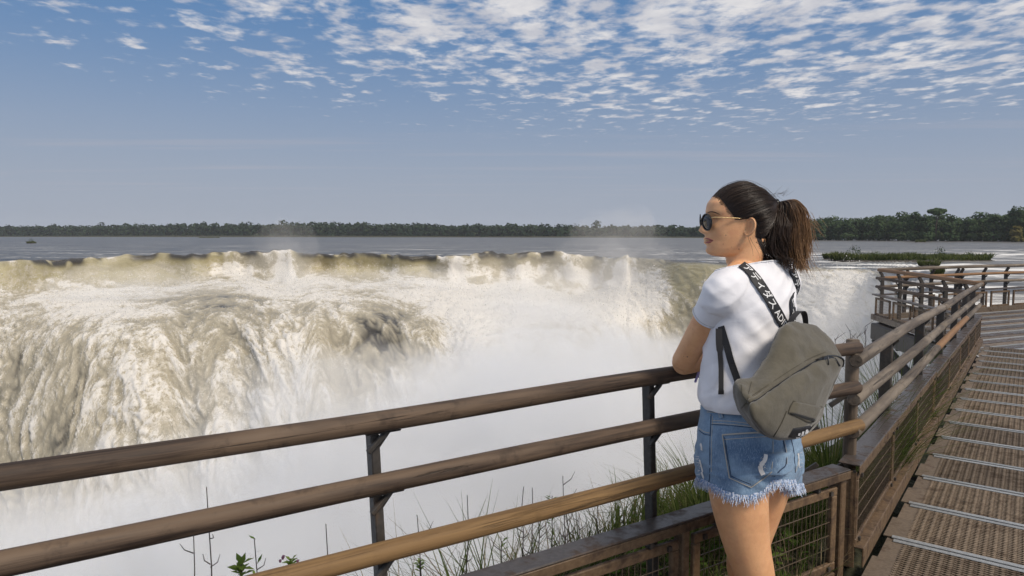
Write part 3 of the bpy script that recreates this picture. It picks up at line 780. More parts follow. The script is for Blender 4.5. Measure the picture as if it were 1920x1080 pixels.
    bar('beam', Vector((C1.x, C1.y, zd - .2)), Vector((D1.x, D1.y, zd - .2)), .16, .22, 'dark_steel', sp)
build_lookout()
# ================================================================== TREES, ISLETS, BANK PLANTS
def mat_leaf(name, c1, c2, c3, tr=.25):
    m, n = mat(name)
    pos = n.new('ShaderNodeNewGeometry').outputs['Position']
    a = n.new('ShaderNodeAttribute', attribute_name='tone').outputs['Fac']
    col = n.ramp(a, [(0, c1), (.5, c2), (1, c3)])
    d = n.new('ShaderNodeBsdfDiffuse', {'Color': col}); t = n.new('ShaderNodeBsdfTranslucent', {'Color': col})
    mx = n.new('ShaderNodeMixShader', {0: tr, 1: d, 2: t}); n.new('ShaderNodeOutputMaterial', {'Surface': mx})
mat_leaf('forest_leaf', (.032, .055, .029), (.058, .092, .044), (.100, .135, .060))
mat_leaf('forest_leaf_far', (.018, .034, .022), (.032, .053, .032), (.058, .082, .044))
mat_leaf('yellow_leaf', (.08, .075, .025), (.13, .115, .04), (.19, .16, .06))
mat_leaf('grass_blade', (.035, .055, .016), (.085, .115, .030), (.20, .19, .085), .35)
mat_leaf('islet_grass', (.055, .078, .028), (.11, .130, .048), (.21, .20, .095), .35)
mat_leaf('bright_leaf', (.05, .10, .02), (.10, .17, .035), (.20, .27, .06), .4)
mat_leaf('dry_grass', (.10, .075, .045), (.22, .17, .10), (.36, .30, .19), .3)
m, n = mat('bark'); finish(n, color=(.06, .045, .035), rough=.9)
m, n = mat('twig'); finish(n, color=(.045, .032, .028), rough=.85)
m, n = mat('flower_pink'); finish(n, color=(.16, .07, .12), rough=.7)
m, n = mat('wet_rock')
pos = n.new('ShaderNodeNewGeometry').outputs['Position']
finish(n, color=n.mix(n.noise(pos, 1.2, 5), (.02, .018, .016), (.07, .058, .045)), rough=.6, normal=n.bump(n.noise(pos, 2.5, 5), .6, .2))
m, n = mat('bank_soil')
pos = n.new('ShaderNodeNewGeometry').outputs['Position']
finish(n, color=n.mix(n.noise(pos, 6, 5), (.018, .020, .010), (.060, .058, .026)), rough=.95, normal=n.bump(n.noise(pos, 9, 5), .8, .08))
def leaf_cloud(lobes, nleaf, size, rnd, flat=.6):
    """quads spread through lobes (centre, radii); tone by height and chance"""
    V = []; F = []; T = []
    zs = [c[2] for c, r in lobes]; z0, z1 = min(zs) - 1, max(zs) + 1
    tot = sum(r[0] * r[1] * r[2] for c, r in lobes) 
    for c, r in lobes:
        k = max(8, int(nleaf * (r[0] * r[1] * r[2]) / tot)); lt = rnd.uniform(-.15, .15)
        for _ in range(k):
            d = Vector((rnd.gauss(0, 1), rnd.gauss(0, 1), rnd.gauss(0, 1))).normalized(); rad = rnd.uniform(.55, 1.05)
            p = Vector((c[0] + d.x * r[0] * rad, c[1] + d.y * r[1] * rad, c[2] + d.z * r[2] * rad))
            nn = (d + Vector((rnd.uniform(-.7, .7), rnd.uniform(-.7, .7), rnd.uniform(-.2, .9)))).normalized()
            a = nn.orthogonal().normalized(); b = nn.cross(a); q = rnd.random() * 6.28; a2 = a * math.cos(q) + b * math.sin(q); b2 = nn.cross(a2); s = size * rnd.uniform(.6, 1.3)
            i = len(V); V += [p - a2 * s, p - b2 * s * flat, p + a2 * s, p + b2 * s * flat]; F.append((i, i + 1, i + 2, i + 3))
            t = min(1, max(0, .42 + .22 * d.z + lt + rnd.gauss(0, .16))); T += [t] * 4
    return V, F, T
def tone(o, T): a = o.data.attributes.new('tone', 'FLOAT', 'POINT'); a.data.foreach_set('value', T); return o
def build_forest():
    rnd = random.Random(5)
    # far bank: a continuous wood about a kilometre away
    V = []; F = []; T = []
    def add(v, f, t):
        b = len(V); V.extend(v); F.extend([tuple(i + b for i in q) for q in f]); T.extend(t)
    for row in range(3):
        x = -480
        while x < 2100:
            Yb = np.interp(x, [-480, 0, 900, 1300, 1500, 2100], [1150, 1100, 900, 760, 640, 560]) + row * 16
            c = at(x, 440, Yb); h = np.interp(x, [0, 400, 600, 900, 1300, 2000], [15.5, 17.5, 19, 14.5, 11, 12]) + 3.5 * mn.noise(Vector((x * .01, row * 3, 0))) + rnd.gauss(0, 1.3) + row * 1.5
            if rnd.random() < .035: h += rnd.uniform(2, 5)
            w = rnd.uniform(5, 8.5); zb = ZR - .5
            lobes = [((c.x + rnd.uniform(-2, 2), Yb + rnd.uniform(-3, 3), zb + h * .74), (w * .8, w * .8, h * .26)), ((c.x, Yb - 3, zb + h * .38), (w, w * .7, h * .34)), ((c.x + rnd.uniform(-4, 4), Yb - 5, zb + h * .14), (w, w * .5, h * .17))]
            add(*leaf_cloud(lobes, 150, 1.9, rnd, .8)); x += w * 1.2 / Yb * FPX
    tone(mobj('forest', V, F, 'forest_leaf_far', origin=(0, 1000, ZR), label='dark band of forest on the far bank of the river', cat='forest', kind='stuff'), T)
    # low land behind so that no sky shows between trunks
    for nm, pts in (('far_bank', [(-480, 1120), (0, 1090), (900, 890), (1300, 750), (1500, 630), (2100, 550)]),):
        Vb = []
        for x, Yb in pts:
            for dY, z in ((-14, ZR - .3), (-4, ZR + .6), (40, ZR + 5), (300, ZR + 6)): c = at(x, 440, Yb + dY); Vb.append((c.x, Yb + dY, z))
        mobj('far_bank', Vb, grid_faces(len(pts), 4), 'bank_soil', kind='structure')
    # right-hand bank: single crowns can be told apart
    grp = 'trees along the right-hand bank'
    def tree(px, Yb, top, w, kind, label, leaf='forest_leaf', n=420, low=True, grp_=grp):
        c = at(px, 440, Yb); zt = CAM.z + (440 - top) / FPX * Yb; zb = ZR - .2; h = zt - zb
        e = empty('tree', (c.x, Yb, zb), label=label, cat='tree', group=grp_)
        if kind == 'umbrella':
            lobes = [((c.x + dx * w, Yb + dy * w, zt - h * .055 + dz), (w * .5, w * .5, h * .07)) for dx, dy, dz in ((0, 0, 0), (-.5, .1, -.6), (.5, -.1, -.5), (.1, .5, -.9), (-.2, -.5, -1.4))]
        else:
            lobes = [((c.x, Yb, zb + h * .60), (w * .75, w * .75, h * .28))]
            for k in range(5):
                a = rnd.random() * 6.28; lobes.append(((c.x + math.cos(a) * w * .55, Yb + math.sin(a) * w * .5, zb + h * rnd.uniform(.45, .86)), (w * rnd.uniform(.28, .5), w * .45, h * rnd.uniform(.10, .17))))
            lobes.append(((c.x + rnd.uniform(-1, 1), Yb, zb + h * .88), (w * .55, w * .5, h * .14)))
            if low: lobes.append(((c.x, Yb - w * .3, zb + h * .22), (w * .95, w * .6, h * .22)))
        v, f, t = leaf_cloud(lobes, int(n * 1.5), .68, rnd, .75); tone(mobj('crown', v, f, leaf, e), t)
        tb = MB(); tb.tube([(c.x, Yb, zb), (c.x + rnd.uniform(-.4, .4), Yb, zb + h * .5), (c.x, Yb, zb + h * .88)], [.45, .32, .12], 7)
        for k in range(4):
            a = rnd.random() * 6.28; z = zb + h * rnd.uniform(.45, .7); tb.tube([(c.x, Yb, z), (c.x + math.cos(a) * w * .5, Yb + math.sin(a) * w * .4, zb + h * (.92 if kind == 'umbrella' else .8))], [.18, .06], 5)
        tb.obj('trunk', 'bark', e)
    x = 1496; i = 0
    while x < 2060:
        Yb = np.interp(x, [1490, 1900, 2060], [440, 350, 330]) + rnd.uniform(-6, 6); near = x > 1860
        top = np.interp(x, [1500, 1530, 1600, 1660, 1700, 1760, 1800, 1850, 1890, 1960], [420, 412, 409, 406, 404, 408, 410, 408, 398, 392]) + rnd.uniform(-4, 5)
        w = rnd.uniform(4.0, 6.2)
        tree(x, Yb, top, w, 'round', 'rounded green tree in the row on the right-hand bank', n=520); x += w * 1.15 / Yb * FPX; i += 1
    x = 1500
    bV, bF, bT = [], [], []
    while x < 2060:
        Yb = np.interp(x, [1490, 1900, 2060], [455, 368, 345]); w = rnd.uniform(5, 7)
        c = at(x, 440, Yb); h = CAM.z + (440 - (np.interp(x, [1500, 1600, 1700, 1800, 1900], [411, 405, 399, 404, 396]) + rnd.uniform(-4, 5))) / FPX * Yb - ZR
        v, f, t = leaf_cloud([((c.x, Yb, ZR + h * .82), (w * .8, w * .7, h * .19)), ((c.x + rnd.uniform(-3, 3), Yb, ZR + h * .5), (w, w * .7, h * .3)), ((c.x, Yb - 3, ZR + h * .2), (w * 1.1, w * .5, h * .22))], 620, .8, rnd, .8)
        b = len(bV); bV.extend(v); bF.extend([tuple(i + b for i in q) for q in f]); bT.extend(t); x += w * 1.1 / Yb * FPX
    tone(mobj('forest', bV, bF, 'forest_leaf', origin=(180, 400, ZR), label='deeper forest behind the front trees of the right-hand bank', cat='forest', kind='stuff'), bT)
    tree(1755, 366, 391, 4.6, 'umbrella', 'tall flat-topped tree standing above the right-hand bank forest', n=620, grp_=None)
    tree(1735, 358, 403, 4.6, 'round', 'leafy crown directly in front of the flat-topped tree', n=560, grp_=None)
    tree(1782, 360, 404, 4.4, 'round', 'leafy crown just right of the flat-topped tree', n=560, grp_=None)
    tree(1712, 362, 397, 4.6, 'round', 'taller round crown just left of the flat-topped tree', n=560, grp_=None)
    tree(1908, 345, 387, 5.6, 'round', 'largest dark tree at the right edge of the picture', n=760, grp_=None)
    tree(1905, 331, 424, 3.6, 'round', 'yellowish bushy tree at the right edge of the bank', 'yellow_leaf', 380, True, None)
build_forest()
def build_islets():
    rnd = random.Random(9)
    def islet(name, px0, px1, yb, h, label, n, shrubs=()):
        Y = 3.5 * FPX / (yb - 440); a = at(px0, yb, Y); b = at(px1, yb, Y); cx = (a.x + b.x) / 2; hw = (b.x - a.x) / 2
        e = empty('islet', (cx, Y, ZR), label=label, cat='islet')
        mb = MB(); V = []; F = []
        ns = 40
        for i in range(ns):
            t = i / ns * 2 * math.pi
            for r, z in ((1.05, -.5), (1.0, .10), (.75, .30), (0.05, .4)):
                rr_ = r * (1 + .12 * mn.noise(Vector((math.cos(t) * 3, math.sin(t) * 3, px0))))
                V.append((cx + math.cos(t) * hw * rr_, Y + math.sin(t) * hw * .35 * rr_, ZR + z * min(1, h)))
        F = [(i * 4 + j, ((i + 1) % ns) * 4 + j, ((i + 1) % ns) * 4 + j + 1, i * 4 + j + 1) for i in range(ns) for j in range(3)]
        mobj('rock', V, F, 'wet_rock', e, smooth=True)
        V = []; F = []; T = []
        for _ in range(n):
            u_ = rnd.uniform(-1, 1); v_ = rnd.uniform(-1, 1) * math.sqrt(1 - u_ * u_); x = cx + u_ * hw * .97; y = Y + v_ * hw * .32
            hh = h * (.45 + .55 * (mn.noise(Vector((x * .45, y * .5, px0))) * .9 + .5)) * rnd.uniform(.6, 1.1); lean = Vector((rnd.gauss(0, .35), rnd.gauss(0, .35), 1)) * hh; w = rnd.uniform(.035, .07) * (1 + h * .4)
            s = Vector((rnd.uniform(-1, 1), rnd.uniform(-1, 1), 0)).normalized() * w; i = len(V); p = Vector((x, y, ZR + .15))
            V += [p - s, p + s, p + lean * .6 + s * .6, p + lean, p + lean * .6 - s * .6]; F.append((i, i + 1, i + 2, i + 3, i + 4)); t = min(1, max(0, rnd.gauss(.38, .16))); T += [t * .7, t * .7, t, t + .1, t]
        tone(mobj('grass', V, F, 'islet_grass', e, kind='stuff'), T)
        for (sx, sh) in shrubs:
            x = at(sx, yb, Y).x; v, f, t = leaf_cloud([((x, Y, ZR + sh * .6), (sh * .55, .5, sh * .45)), ((x + .5, Y + .3, ZR + sh * .75), (sh * .3, .4, sh * .35))], 130, .11, rnd, .5); tone(mobj('shrub', v, f, 'forest_leaf', e), t)
            tb = MB()
            for k in range(3): tb.tube([(x, Y, ZR), (x + rnd.uniform(-.5, .5), Y, ZR + sh * 1.15)], [.03, .01], 4)
            tb.obj('stem', 'twig', e)
    islet('islet', 1556, 1858, 489, 1.15, 'long grassy islet in the rapids behind the look-out', 5200, ((1600, 1.9), (1640, 1.3), (1760, 1.7), (1815, 1.2)))
    islet('islet', 1544, 1582, 486, 1.0, 'small grassy islet at the left tip of the long one', 600)
    islet('islet', 1722, 1762, 500, .8, 'little round grass tuft just above the far railing', 500)
    islet('islet', 1748, 1768, 519, .8, 'dark grass tuft in white water seen between far rails', 260)
    islet('islet', 50, 68, 456.5, 1.3, 'tiny bush on a rock at the far left of the river', 150, ((58, 2.0),))
    islet('islet', 372, 412, 446.2, 1.6, 'low dark islet near the far bank left of centre', 400)
    islet('islet', 1716, 1736, 454.5, 2.0, 'small dark rock islet near the right-hand bank', 160)
build_islets()
def build_bank():
    """rocky, overgrown edge under the walkway"""
    rnd = random.Random(21)
    # ground: rows offset outward from the railing line A then along B
    def edge(s):                      # s in metres along the railing; left part of the frame is open drop
        if s < 2.95: return A0 + DA * s
        p = A0 + DA * 2.95; return p + DBh * (s - 2.95)
    cols = np.linspace(-3.5, 13, 84); V = []
    prof = [(1.4, -.75), (.3, -.62), (-.15, -.50), (-.5, -.50), (-.9, -.75), (-1.25, -1.4), (-1.7, -3.2), (-2.2, -7), (-3.0, -16), (-4, -40)]
    for s in cols:
        p = edge(s); nn = NA if s < 2.7 else (NB if s > 3.2 else (NA + NB).normalized())
        k = np.interp(s, [-3.5, .5, 1.6, 2.6, 4, 13], [.55, .6, .9, 1.35, 1.2, 1.1]); lift = np.interp(s, [-3.5, .2, 1.0, 2.4, 4.0, 6.0, 13], [.30, .42, .52, .60, .45, .1, -.4])
        for d, z in prof:
            dd = d * (k if d < 0 else 1); q = p + nn * dd; V.append((q.x, q.y, z + (lift if z > -2 else 0) + .10 * fbm((q.x * 1.5, q.y * 1.5, z), 3)))
    mobj('bank', V, grid_faces(len(cols), len(prof)), 'bank_soil', smooth=True, kind='structure')
    bv = bvh_of(V, grid_faces(len(cols), len(prof)))
    def ground(x, y):
        r = bv.ray_cast(Vector((x, y, 3)), Vector((0, 0, -1))); return r[0]
    # grass clumps: arching blades
    def blades(V, F, T, p, n, h, spread, bend, w, tm):
        for _ in range(n):
            a = rnd.random() * 6.28; d = Vector((math.cos(a), math.sin(a), 0)); L = h * rnd.uniform(.5, 1.1); bb = bend * rnd.uniform(.4, 1.3)
            b0 = Vector(p) + d * spread * rnd.random(); side = Vector((-d.y, d.x, 0)) * w * rnd.uniform(.7, 1.3); i = len(V); pts = []
            for k in range(5):
                t = k / 4; pts.append(b0 + UPV * L * (t - .42 * bb * t * t) + d * L * bb * t * t * .9)
            for k, q in enumerate(pts):
                ww = side * (1 - (k / 4) ** 1.6 * .92); V += [q - ww, q + ww]
            for k in range(4): F.append((i + 2 * k, i + 2 * k + 1, i + 2 * k + 3, i + 2 * k + 2))
            t0 = min(1, max(0, rnd.gauss(tm, .18))); T += [t0] * 10
    V = []; F = []; T = []; Vd = []; Fd = []; Td = []
    for _ in range(900):          # beneath and just behind the kerb, thickening to the right
        s = 5.2 * math.sqrt(rnd.random()) - .2
        off = rnd.uniform(-1.0, .12) * np.interp(s, [0, 1.5, 3], [.5, .7, 1.0]); nn = NA if s < 2.8 else NB; q = edge(s) + nn * off
        if s > 2.7: q = q - nn * .30
        g = ground(q.x, q.y)
        if g is None: continue
        hh = rnd.uniform(.18, .42) * np.interp(s, [0, 1.2, 2.6, 3.4], [.8, .8, 1.0, .9])
        if rnd.random() < .32: blades(Vd, Fd, Td, g, 7, hh * 1.05, .07, .8, .0022, .5)
        else: blades(V, F, T, g, 9, hh, .06, .7, .0035, .45)
    tone(mobj('grass', V, F, 'grass_blade', origin=(.8, 2.8, -.5), label='green grass growing beneath and behind the railing', cat='grass', kind='stuff'), T)
    tone(mobj('dry_grass', Vd, Fd, 'dry_grass', origin=(.8, 2.8, -.5), label='dry straw-coloured grass stalks among the green', cat='grass', kind='stuff'), Td)
    # big tussock hanging behind the rail left of the shorts
    def tussock(px, py, Y, h, n, label, bend=1.0, m='grass_blade'):
        V = []; F = []; T = []; c = at(px, py, Y); g = ground(c.x, c.y); zg = min(c.z, (g.z if g is not None else c.z - .4) + .02)
        h += c.z - zg; c.z = zg; blades(V, F, T, c, n, h, .10, bend * .8, .003, .5)
        e = tone(mobj('grass_tussock', V, F, m, origin=tuple(c), label=label, cat='grass tussock'), T)
    tussock(1322, 975, 3.0, .42, 330, 'arching grass tussock behind the rail, left of the denim shorts', 1.0)
    tussock(1290, 990, 2.8, .32, 190, 'smaller tussock below the arching one beside the post', 1.1)
    tussock(1560, 800, 3.5, .40, 260, 'grass tussock behind the corner post under the backpack', .9)
    tussock(1500, 1000, 3.0, .40, 240, 'tall green grass seen through the mesh right of the legs', .7)
    tussock(1690, 690, 5.0, .5, 240, 'grass clump behind the right-hand log railing', .9)
    tussock(1655, 760, 3.9, .42, 220, 'grass clump just past the corner, between the logs', .9)
    tussock(1090, 1110, 2.5, .36, 120, 'sparse grass tuft below the honey-coloured rail', .8); tussock(950, 1130, 2.2, .36, 110, 'thin grass tuft at the lower centre behind the kerb', .8)
    for q, (px, py, Y, h, k, m_, w_) in enumerate(((1135, 1085, 2.6, .26, 70, 'dry_grass', 'pale dry tuft left of the second post'), (1040, 1100, 2.4, .30, 60, 'dry_grass', 'dry tuft below the Y-tipped stem'), (1005, 1120, 2.3, .36, 70, 'grass_blade', 'green tuft under the pair of dry stems'), (905, 1110, 2.15, .30, 60, 'dry_grass', 'dry tuft under the hooked stem'), (820, 1115, 2.0, .28, 50, 'grass_blade', 'green tuft right of the first post'), (760, 1110, 1.95, .24, 45, 'dry_grass', 'low dry tuft at the foot of the first post'), (1180, 1060, 2.7, .24, 60, 'grass_blade', 'green tuft behind the kerb at the second post'))):
        tussock(px, py, Y, h, k, w_, .9, m_)
    tussock(880, 1120, 2.1, .33, 60, 'narrow tuft of long blades at the bottom of the picture', .9)
    # upright dry stems with side twigs
    def twig(px, ptop, pbot, Y, label, k=4, lean=0, leaf=0):
        b = at(px - lean, max(pbot, 1100), Y); t = at(px, ptop, Y); mb = MB(); g = ground(b.x, b.y); b.z = min(b.z, g.z if g is not None else 0)
        pts = [b.lerp(t, i / 8) + Vector((rnd.gauss(0, .0022), rnd.gauss(0, .0022), 0)) * (i > 0) for i in range(9)]; mb.tube(pts, list(np.linspace(.0030, .0012, 9)), 5)
        e = mobj('dry_stem', mb.v, mb.f, 'twig', origin=tuple(b), label=label, cat='stem')
        sub = MB()
        for j in range(k):
            f = rnd.uniform(.62, .96); p = b.lerp(t, f); sg = rnd.choice((-1, 1)); L = rnd.uniform(.03, .09) * (1.2 - f * .5); q = p + Vector((sg * L * .6, rnd.uniform(-.02, .02), L * .8)); mid = p.lerp(q, .5) + Vector((sg * .006, 0, -.004))
            sub.tube([p, mid, q], [.0016, .0013, .0007], 4)
        if sub.v: sub.obj('side_twig', 'twig', e, kind='stuff')
        if leaf:
            V = []; F = []; T = []
            for _ in range(leaf):
                p = b.lerp(t, rnd.uniform(.6, 1)); a = rnd.random() * 6.28; d = Vector((math.cos(a), math.sin(a), rnd.uniform(.2, .9))).normalized(); s = d.cross(UPV).normalized() * .004; L = rnd.uniform(.018, .034); i = len(V)
                V += [p, p + d * L * .5 + s, p + d * L, p + d * L * .5 - s]; F.append((i, i + 1, i + 2, i + 3)); T += [rnd.uniform(.2, .7)] * 4
            tone(mobj('leaves', V, F, 'bright_leaf', e), T)
    tw = [(391, 912, 1.75, 4, 0, 'tallest bare stem at the lower left, crossing the middle rail'), (362, 1002, 1.75, 3, 3, 'bare stem just left of the tallest one'), (612, 982, 1.75, 1, 3, 'single straight bare stem left of the first post'),
          (480, 1009, 1.7, 3, -6, 'forked bare stem beside the young leafy shoot'), (785, 965, 1.9, 2, -20, 'short stem with a tuft just right of the first post'), (875, 928, 2.0, 5, 0, 'branched dry stem with a hooked tip above the honey-coloured rail'),
          (980, 913, 2.15, 4, -3, 'forked dry stem, left one of the pair'), (998, 914, 2.15, 1, 0, 'straight dry stem, right one of the pair'), (1056, 892, 2.25, 3, -8, 'dry stem with a Y-shaped tip, tallest right of centre'),
          (1062, 960, 2.3, 6, -6, 'dark twiggy stem below the Y-tipped one'), (1120, 947, 2.4, 3, 0, 'pale thin stem nearest the second post'), (1086, 963, 2.4, 2, 0, 'slim dry stem between the twiggy one and the pale one'),
          (1168, 968, 2.5, 1, 0, 'short dark stem tip left of the second post'), (1010, 978, 2.2, 3, -4, 'leaning dry stem under the honey-coloured rail'), (940, 1005, 2.1, 3, 0, 'low leafy stem at the bottom centre')]
    for px, top, Y, k, lean, lb in tw: twig(px, top, 1110, Y, lb, k, lean, 14 if 'leafy' in lb else 0)
    twig(1035, 930, 1110, 2.3, 'leafy weed stem standing between the dry stems', 3, 0, 26)
    for (px, py) in ((1590, 635), (1605, 640), (1570, 645), (1618, 628)):
        b = at(px, py + 40, 3.6); mb = MB(); t = at(px + rnd.uniform(-8, 8), py - rnd.uniform(2, 18), 3.6); mb.tube([b, b.lerp(t, .5) + Vector((.01, 0, 0)), t], [.003, .002, .001], 4)
        for j in range(3): p = b.lerp(t, rnd.uniform(.5, 1)); mb.tube([p, p + Vector((rnd.uniform(-.06, .06), 0, .04))], [.0015, .0007], 4)
        mobj('dry_stem', mb.v, mb.f, 'twig', origin=tuple(b), label='fine bare twig poking up behind the corner post', cat='stem', group='twigs behind the corner post')
    # young leafy shoots
    def shoot(px, py, Y, n, L, label, flower=False):
        b = at(px + 10, 1115, Y); t = at(px, py, Y); g = ground(b.x, b.y); b.z = min(b.z, g.z if g is not None else 0); e = empty('leafy_shoot', tuple(b), label=label, cat='shoot'); mb = MB(); mb.tube([b, b.lerp(t, .6), t], [.003, .0025, .0015], 5); mb.obj('stem', 'twig', e)
        V = []; F = []; T = []
        for j in range(n):
            a = j * 2.4 + rnd.random() * .4; el = rnd.uniform(.15, 1.1); d = Vector((math.cos(a) * math.cos(el), math.sin(a) * math.cos(el) * .8, math.sin(el))); p = t + (b - t).normalized() * .035 * j / n; s = d.cross(UPV).normalized() * L * .19; i = len(V); l = L * rnd.uniform(.7, 1.1)
            V += [p, p + d * l * .45 + s + UPV * .002, p + d * l - UPV * .004, p + d * l * .45 - s + UPV * .002]; F.append((i, i + 1, i + 2, i + 3)); T += [rnd.uniform(.45, 1)] * 4
        tone(mobj('leaves', V, F, 'bright_leaf', e), T)
        if flower:
            fm = MB()
            for _ in range(4): p = t + Vector((rnd.uniform(-.03, .02), 0, rnd.uniform(-.005, .02))); fm.tube([p, p + Vector((0, 0, .006))], [.003, .004], 6)
            fm.obj('flowers', 'flower_pink', e, kind='stuff')
    shoot(452, 1058, 1.65, 16, .042, 'young shoot with fresh green and copper leaves, lower left'); shoot(545, 1052, 1.68, 26, .026, 'small flowering plant with narrow leaves and pink buds', True); shoot(478, 1078, 1.6, 10, .02, 'tiny sprig beside the leafy shoot')
    shoot(787, 1052, 1.95, 18, .022, 'leafy weed at the foot of the first post')
    # broad low leaves under the kerb
    V = []; F = []; T = []
    for _ in range(420):
        s = rnd.uniform(1.2, 2.75); off = rnd.uniform(-.50, -.06); q = edge(s) + NA * off; g = ground(q.x, q.y)
        if g is None: continue
        a = rnd.random() * 6.28; d = Vector((math.cos(a), math.sin(a), rnd.uniform(-.1, .5))).normalized(); L = rnd.uniform(.03, .07); p = g + UPV * rnd.uniform(.02, .16); s_ = d.cross(UPV).normalized() * L * .38; i = len(V)
        V += [p, p + d * L * .4 + s_, p + d * L, p + d * L * .4 - s_]; F.append((i, i + 1, i + 2, i + 3)); T += [rnd.uniform(.1, .75)] * 4
    tone(mobj('undergrowth', V, F, 'bright_leaf', origin=(.8, 2.8, -.4), label='broad-leaved undergrowth under the mesh kerb', cat='undergrowth', kind='stuff'), T)
build_bank()
# ================================================================== PERSON
def mats_person():
    m, n = mat('skin')
    oc = n.new('ShaderNodeNewGeometry').outputs['Position']
    a = n.noise(oc, 16, 5, .65); b = n.noise(oc, 120, 3, .6)
    col = n.mix(n.smooth(a, .3, .7), (.68, .355, .178), (.78, .435, .225))
    col = n.mix(n.math('MULTIPLY', n.smooth(b, .55, .8), .30), col, (.50, .24, .12))
    col = n.mix(n.math('MULTIPLY', n.smooth(n.noise(oc, 42, 4, .65), .45, .75), .35), col, (.62, .27, .16))
    finish(n, color=col, rough=n.lin(b, .3, .7, .36, .56), sss=.08, sssr=(.9, .35, .2), ssss=.006, normal=n.bump(n.math('ADD', n.noise(oc, 420, 3, .6), n.noise(oc, 70, 4, .6)), .28, .0022), spec=.4)
    m, n = mat('lip'); finish(n, color=(.36, .11, .09), rough=.42)
    m, n = mat('mole'); finish(n, color=(.10, .045, .03), rough=.6)
    m, n = mat('hair_dark')
    t = n.new('ShaderNodeAttribute', attribute_name='tone').outputs['Fac']
    col = n.ramp(t, [(0, (.015, .009, .007)), (.35, (.040, .023, .014)), (.65, (.20, .108, .050)), (1, (.42, .25, .125))])
    finish(n, color=col, rough=.38, spec=.45)
    m, n = mat('brow'); finish(n, color=(.03, .018, .012), rough=.7)
    m, n = mat('cotton')
    oc = n.new('ShaderNodeNewGeometry').outputs['Position']
    h = n.noise(oc, 900, 2, .6); h2 = n.noise(n.scale(oc, (16, 16, 22)), 1.0, 3, .5, .6)
    col = n.mix(n.noise(n.scale(oc, (300, 300, 900)), 1.0, 2), (.74, .735, .77), (.82, .815, .835))
    finish(n, color=col, rough=.9, normal=n.bump(n.math('ADD', n.math('MULTIPLY', h, .06), h2), .22, .010), sheen=.2, spec=.2)
    m, n = mat('denim')
    oc = n.new('ShaderNodeNewGeometry').outputs['Position']
    w = n.noise(n.scale(oc, (420, 420, 60)), 1.0, 3, .7); w2 = n.noise(n.scale(oc, (700, 700, 700)), 1.0, 2, .6)
    fade = n.noise(oc, 9, 4, .6)
    col = n.mix(n.smooth(fade, .32, .68), (.085, .150, .255), (.21, .315, .44))
    col = n.mix(n.smooth(n.math('ADD', n.math('MULTIPLY', w, .6), n.math('MULTIPLY', w2, .4)), .46, .75), col, (.32, .43, .57))
    wr = n.noise(n.scale(oc, (18, 18, 40)), 1.0, 4, .6, .8)
    finish(n, color=col, rough=.85, normal=n.bump(n.math('ADD', n.math('MULTIPLY', w, .3), wr), .5, .006), sheen=.15, spec=.2)
    m, n = mat('denim_frayed')
    rnd = n.noise(n.new('ShaderNodeNewGeometry').outputs['Position'], 260, 2)
    finish(n, color=n.mix(n.smooth(rnd, .35, .65), (.18, .31, .55), (.74, .77, .83)), rough=.9)
    m, n = mat('white_thread'); finish(n, color=(.72, .70, .68), rough=.9)
    m, n = mat('stitch'); finish(n, color=(.42, .40, .36), rough=.9)
    m, n = mat('seam_dark'); finish(n, color=(.025, .045, .09), rough=.9)
    m, n = mat('canvas')
    oc = n.new('ShaderNodeNewGeometry').outputs['Position']
    a = n.noise(oc, 30, 5, .62); b = n.noise(n.scale(oc, (700, 700, 700)), 1.0, 2)
    col = n.mix(n.smooth(a, .3, .7), (.062, .054, .037), (.090, .079, .056)); col = n.mix(n.math('MULTIPLY', b, .3), col, (.16, .145, .11))
    finish(n, color=col, rough=.88, normal=n.bump(n.math('ADD', a, n.math('MULTIPLY', b, .25)), .35, .006), sheen=.3, spec=.2)
    m, n = mat('canvas_seam'); finish(n, color=(.050, .043, .030), rough=.9)
    m, n = mat('black_web')
    oc = n.new('ShaderNodeNewGeometry').outputs['Position']
    finish(n, color=(.010, .010, .012), rough=.62, normal=n.bump(n.noise(oc, 900, 2), .3, .001))
    m, n = mat('print_white'); finish(n, color=(.74, .74, .74), rough=.7)
    m, n = mat('purple_band'); finish(n, color=(.42, .34, .62), rough=.6)
    m, n = mat('glasses_black'); finish(n, color=(.006, .006, .007), rough=.18)
    m, n = mat('lens_dark'); finish(n, color=(.020, .016, .016), rough=.06, spec=.7)
    m, n = mat('gold'); finish(n, color=(.80, .58, .30), rough=.22, metal=1.0)
    m, n = mat('zip_metal'); finish(n, color=(.06, .06, .065), rough=.35, metal=.6)
mats_person()
def dirs(az):   # azimuth of facing, clockwise from +Y
    f = Vector((math.sin(az), math.cos(az), 0)); return f, Vector((-f.y, f.x, 0))
PF, PL = dirs(R(-40))
def ring(c, A, B, a, b, n=32, e=2.0):
    out = []
    for j in range(n):
        th = 2 * math.pi * j / n; ct, st = math.cos(th), math.sin(th)
        out.append(Vector(c) + A * (a * math.copysign(abs(ct) ** (2 / e), ct)) + B * (b * math.copysign(abs(st) ** (2 / e), st)))
    return out
def loft(rings, cap=True):
    n = len(rings[0]); V = [p for r in rings for p in r]; F = grid_faces(len(rings), n, True)
    if cap: F.append(tuple(range(n - 1, -1, -1))); F.append(tuple((len(rings) - 1) * n + j for j in range(n)))
    return V, F
def torso_loft(keys, A, B, n=40, sub=5, e=2.2):
    """keys: (centre, a, b) bottom to top; smooth interpolated"""
    arr = [list(c) + [a, b] for c, a, b in keys]; S = spline(arr, sub)
    return loft([ring(s[:3], A, B, s[3], s[4], n, e) for s in S])
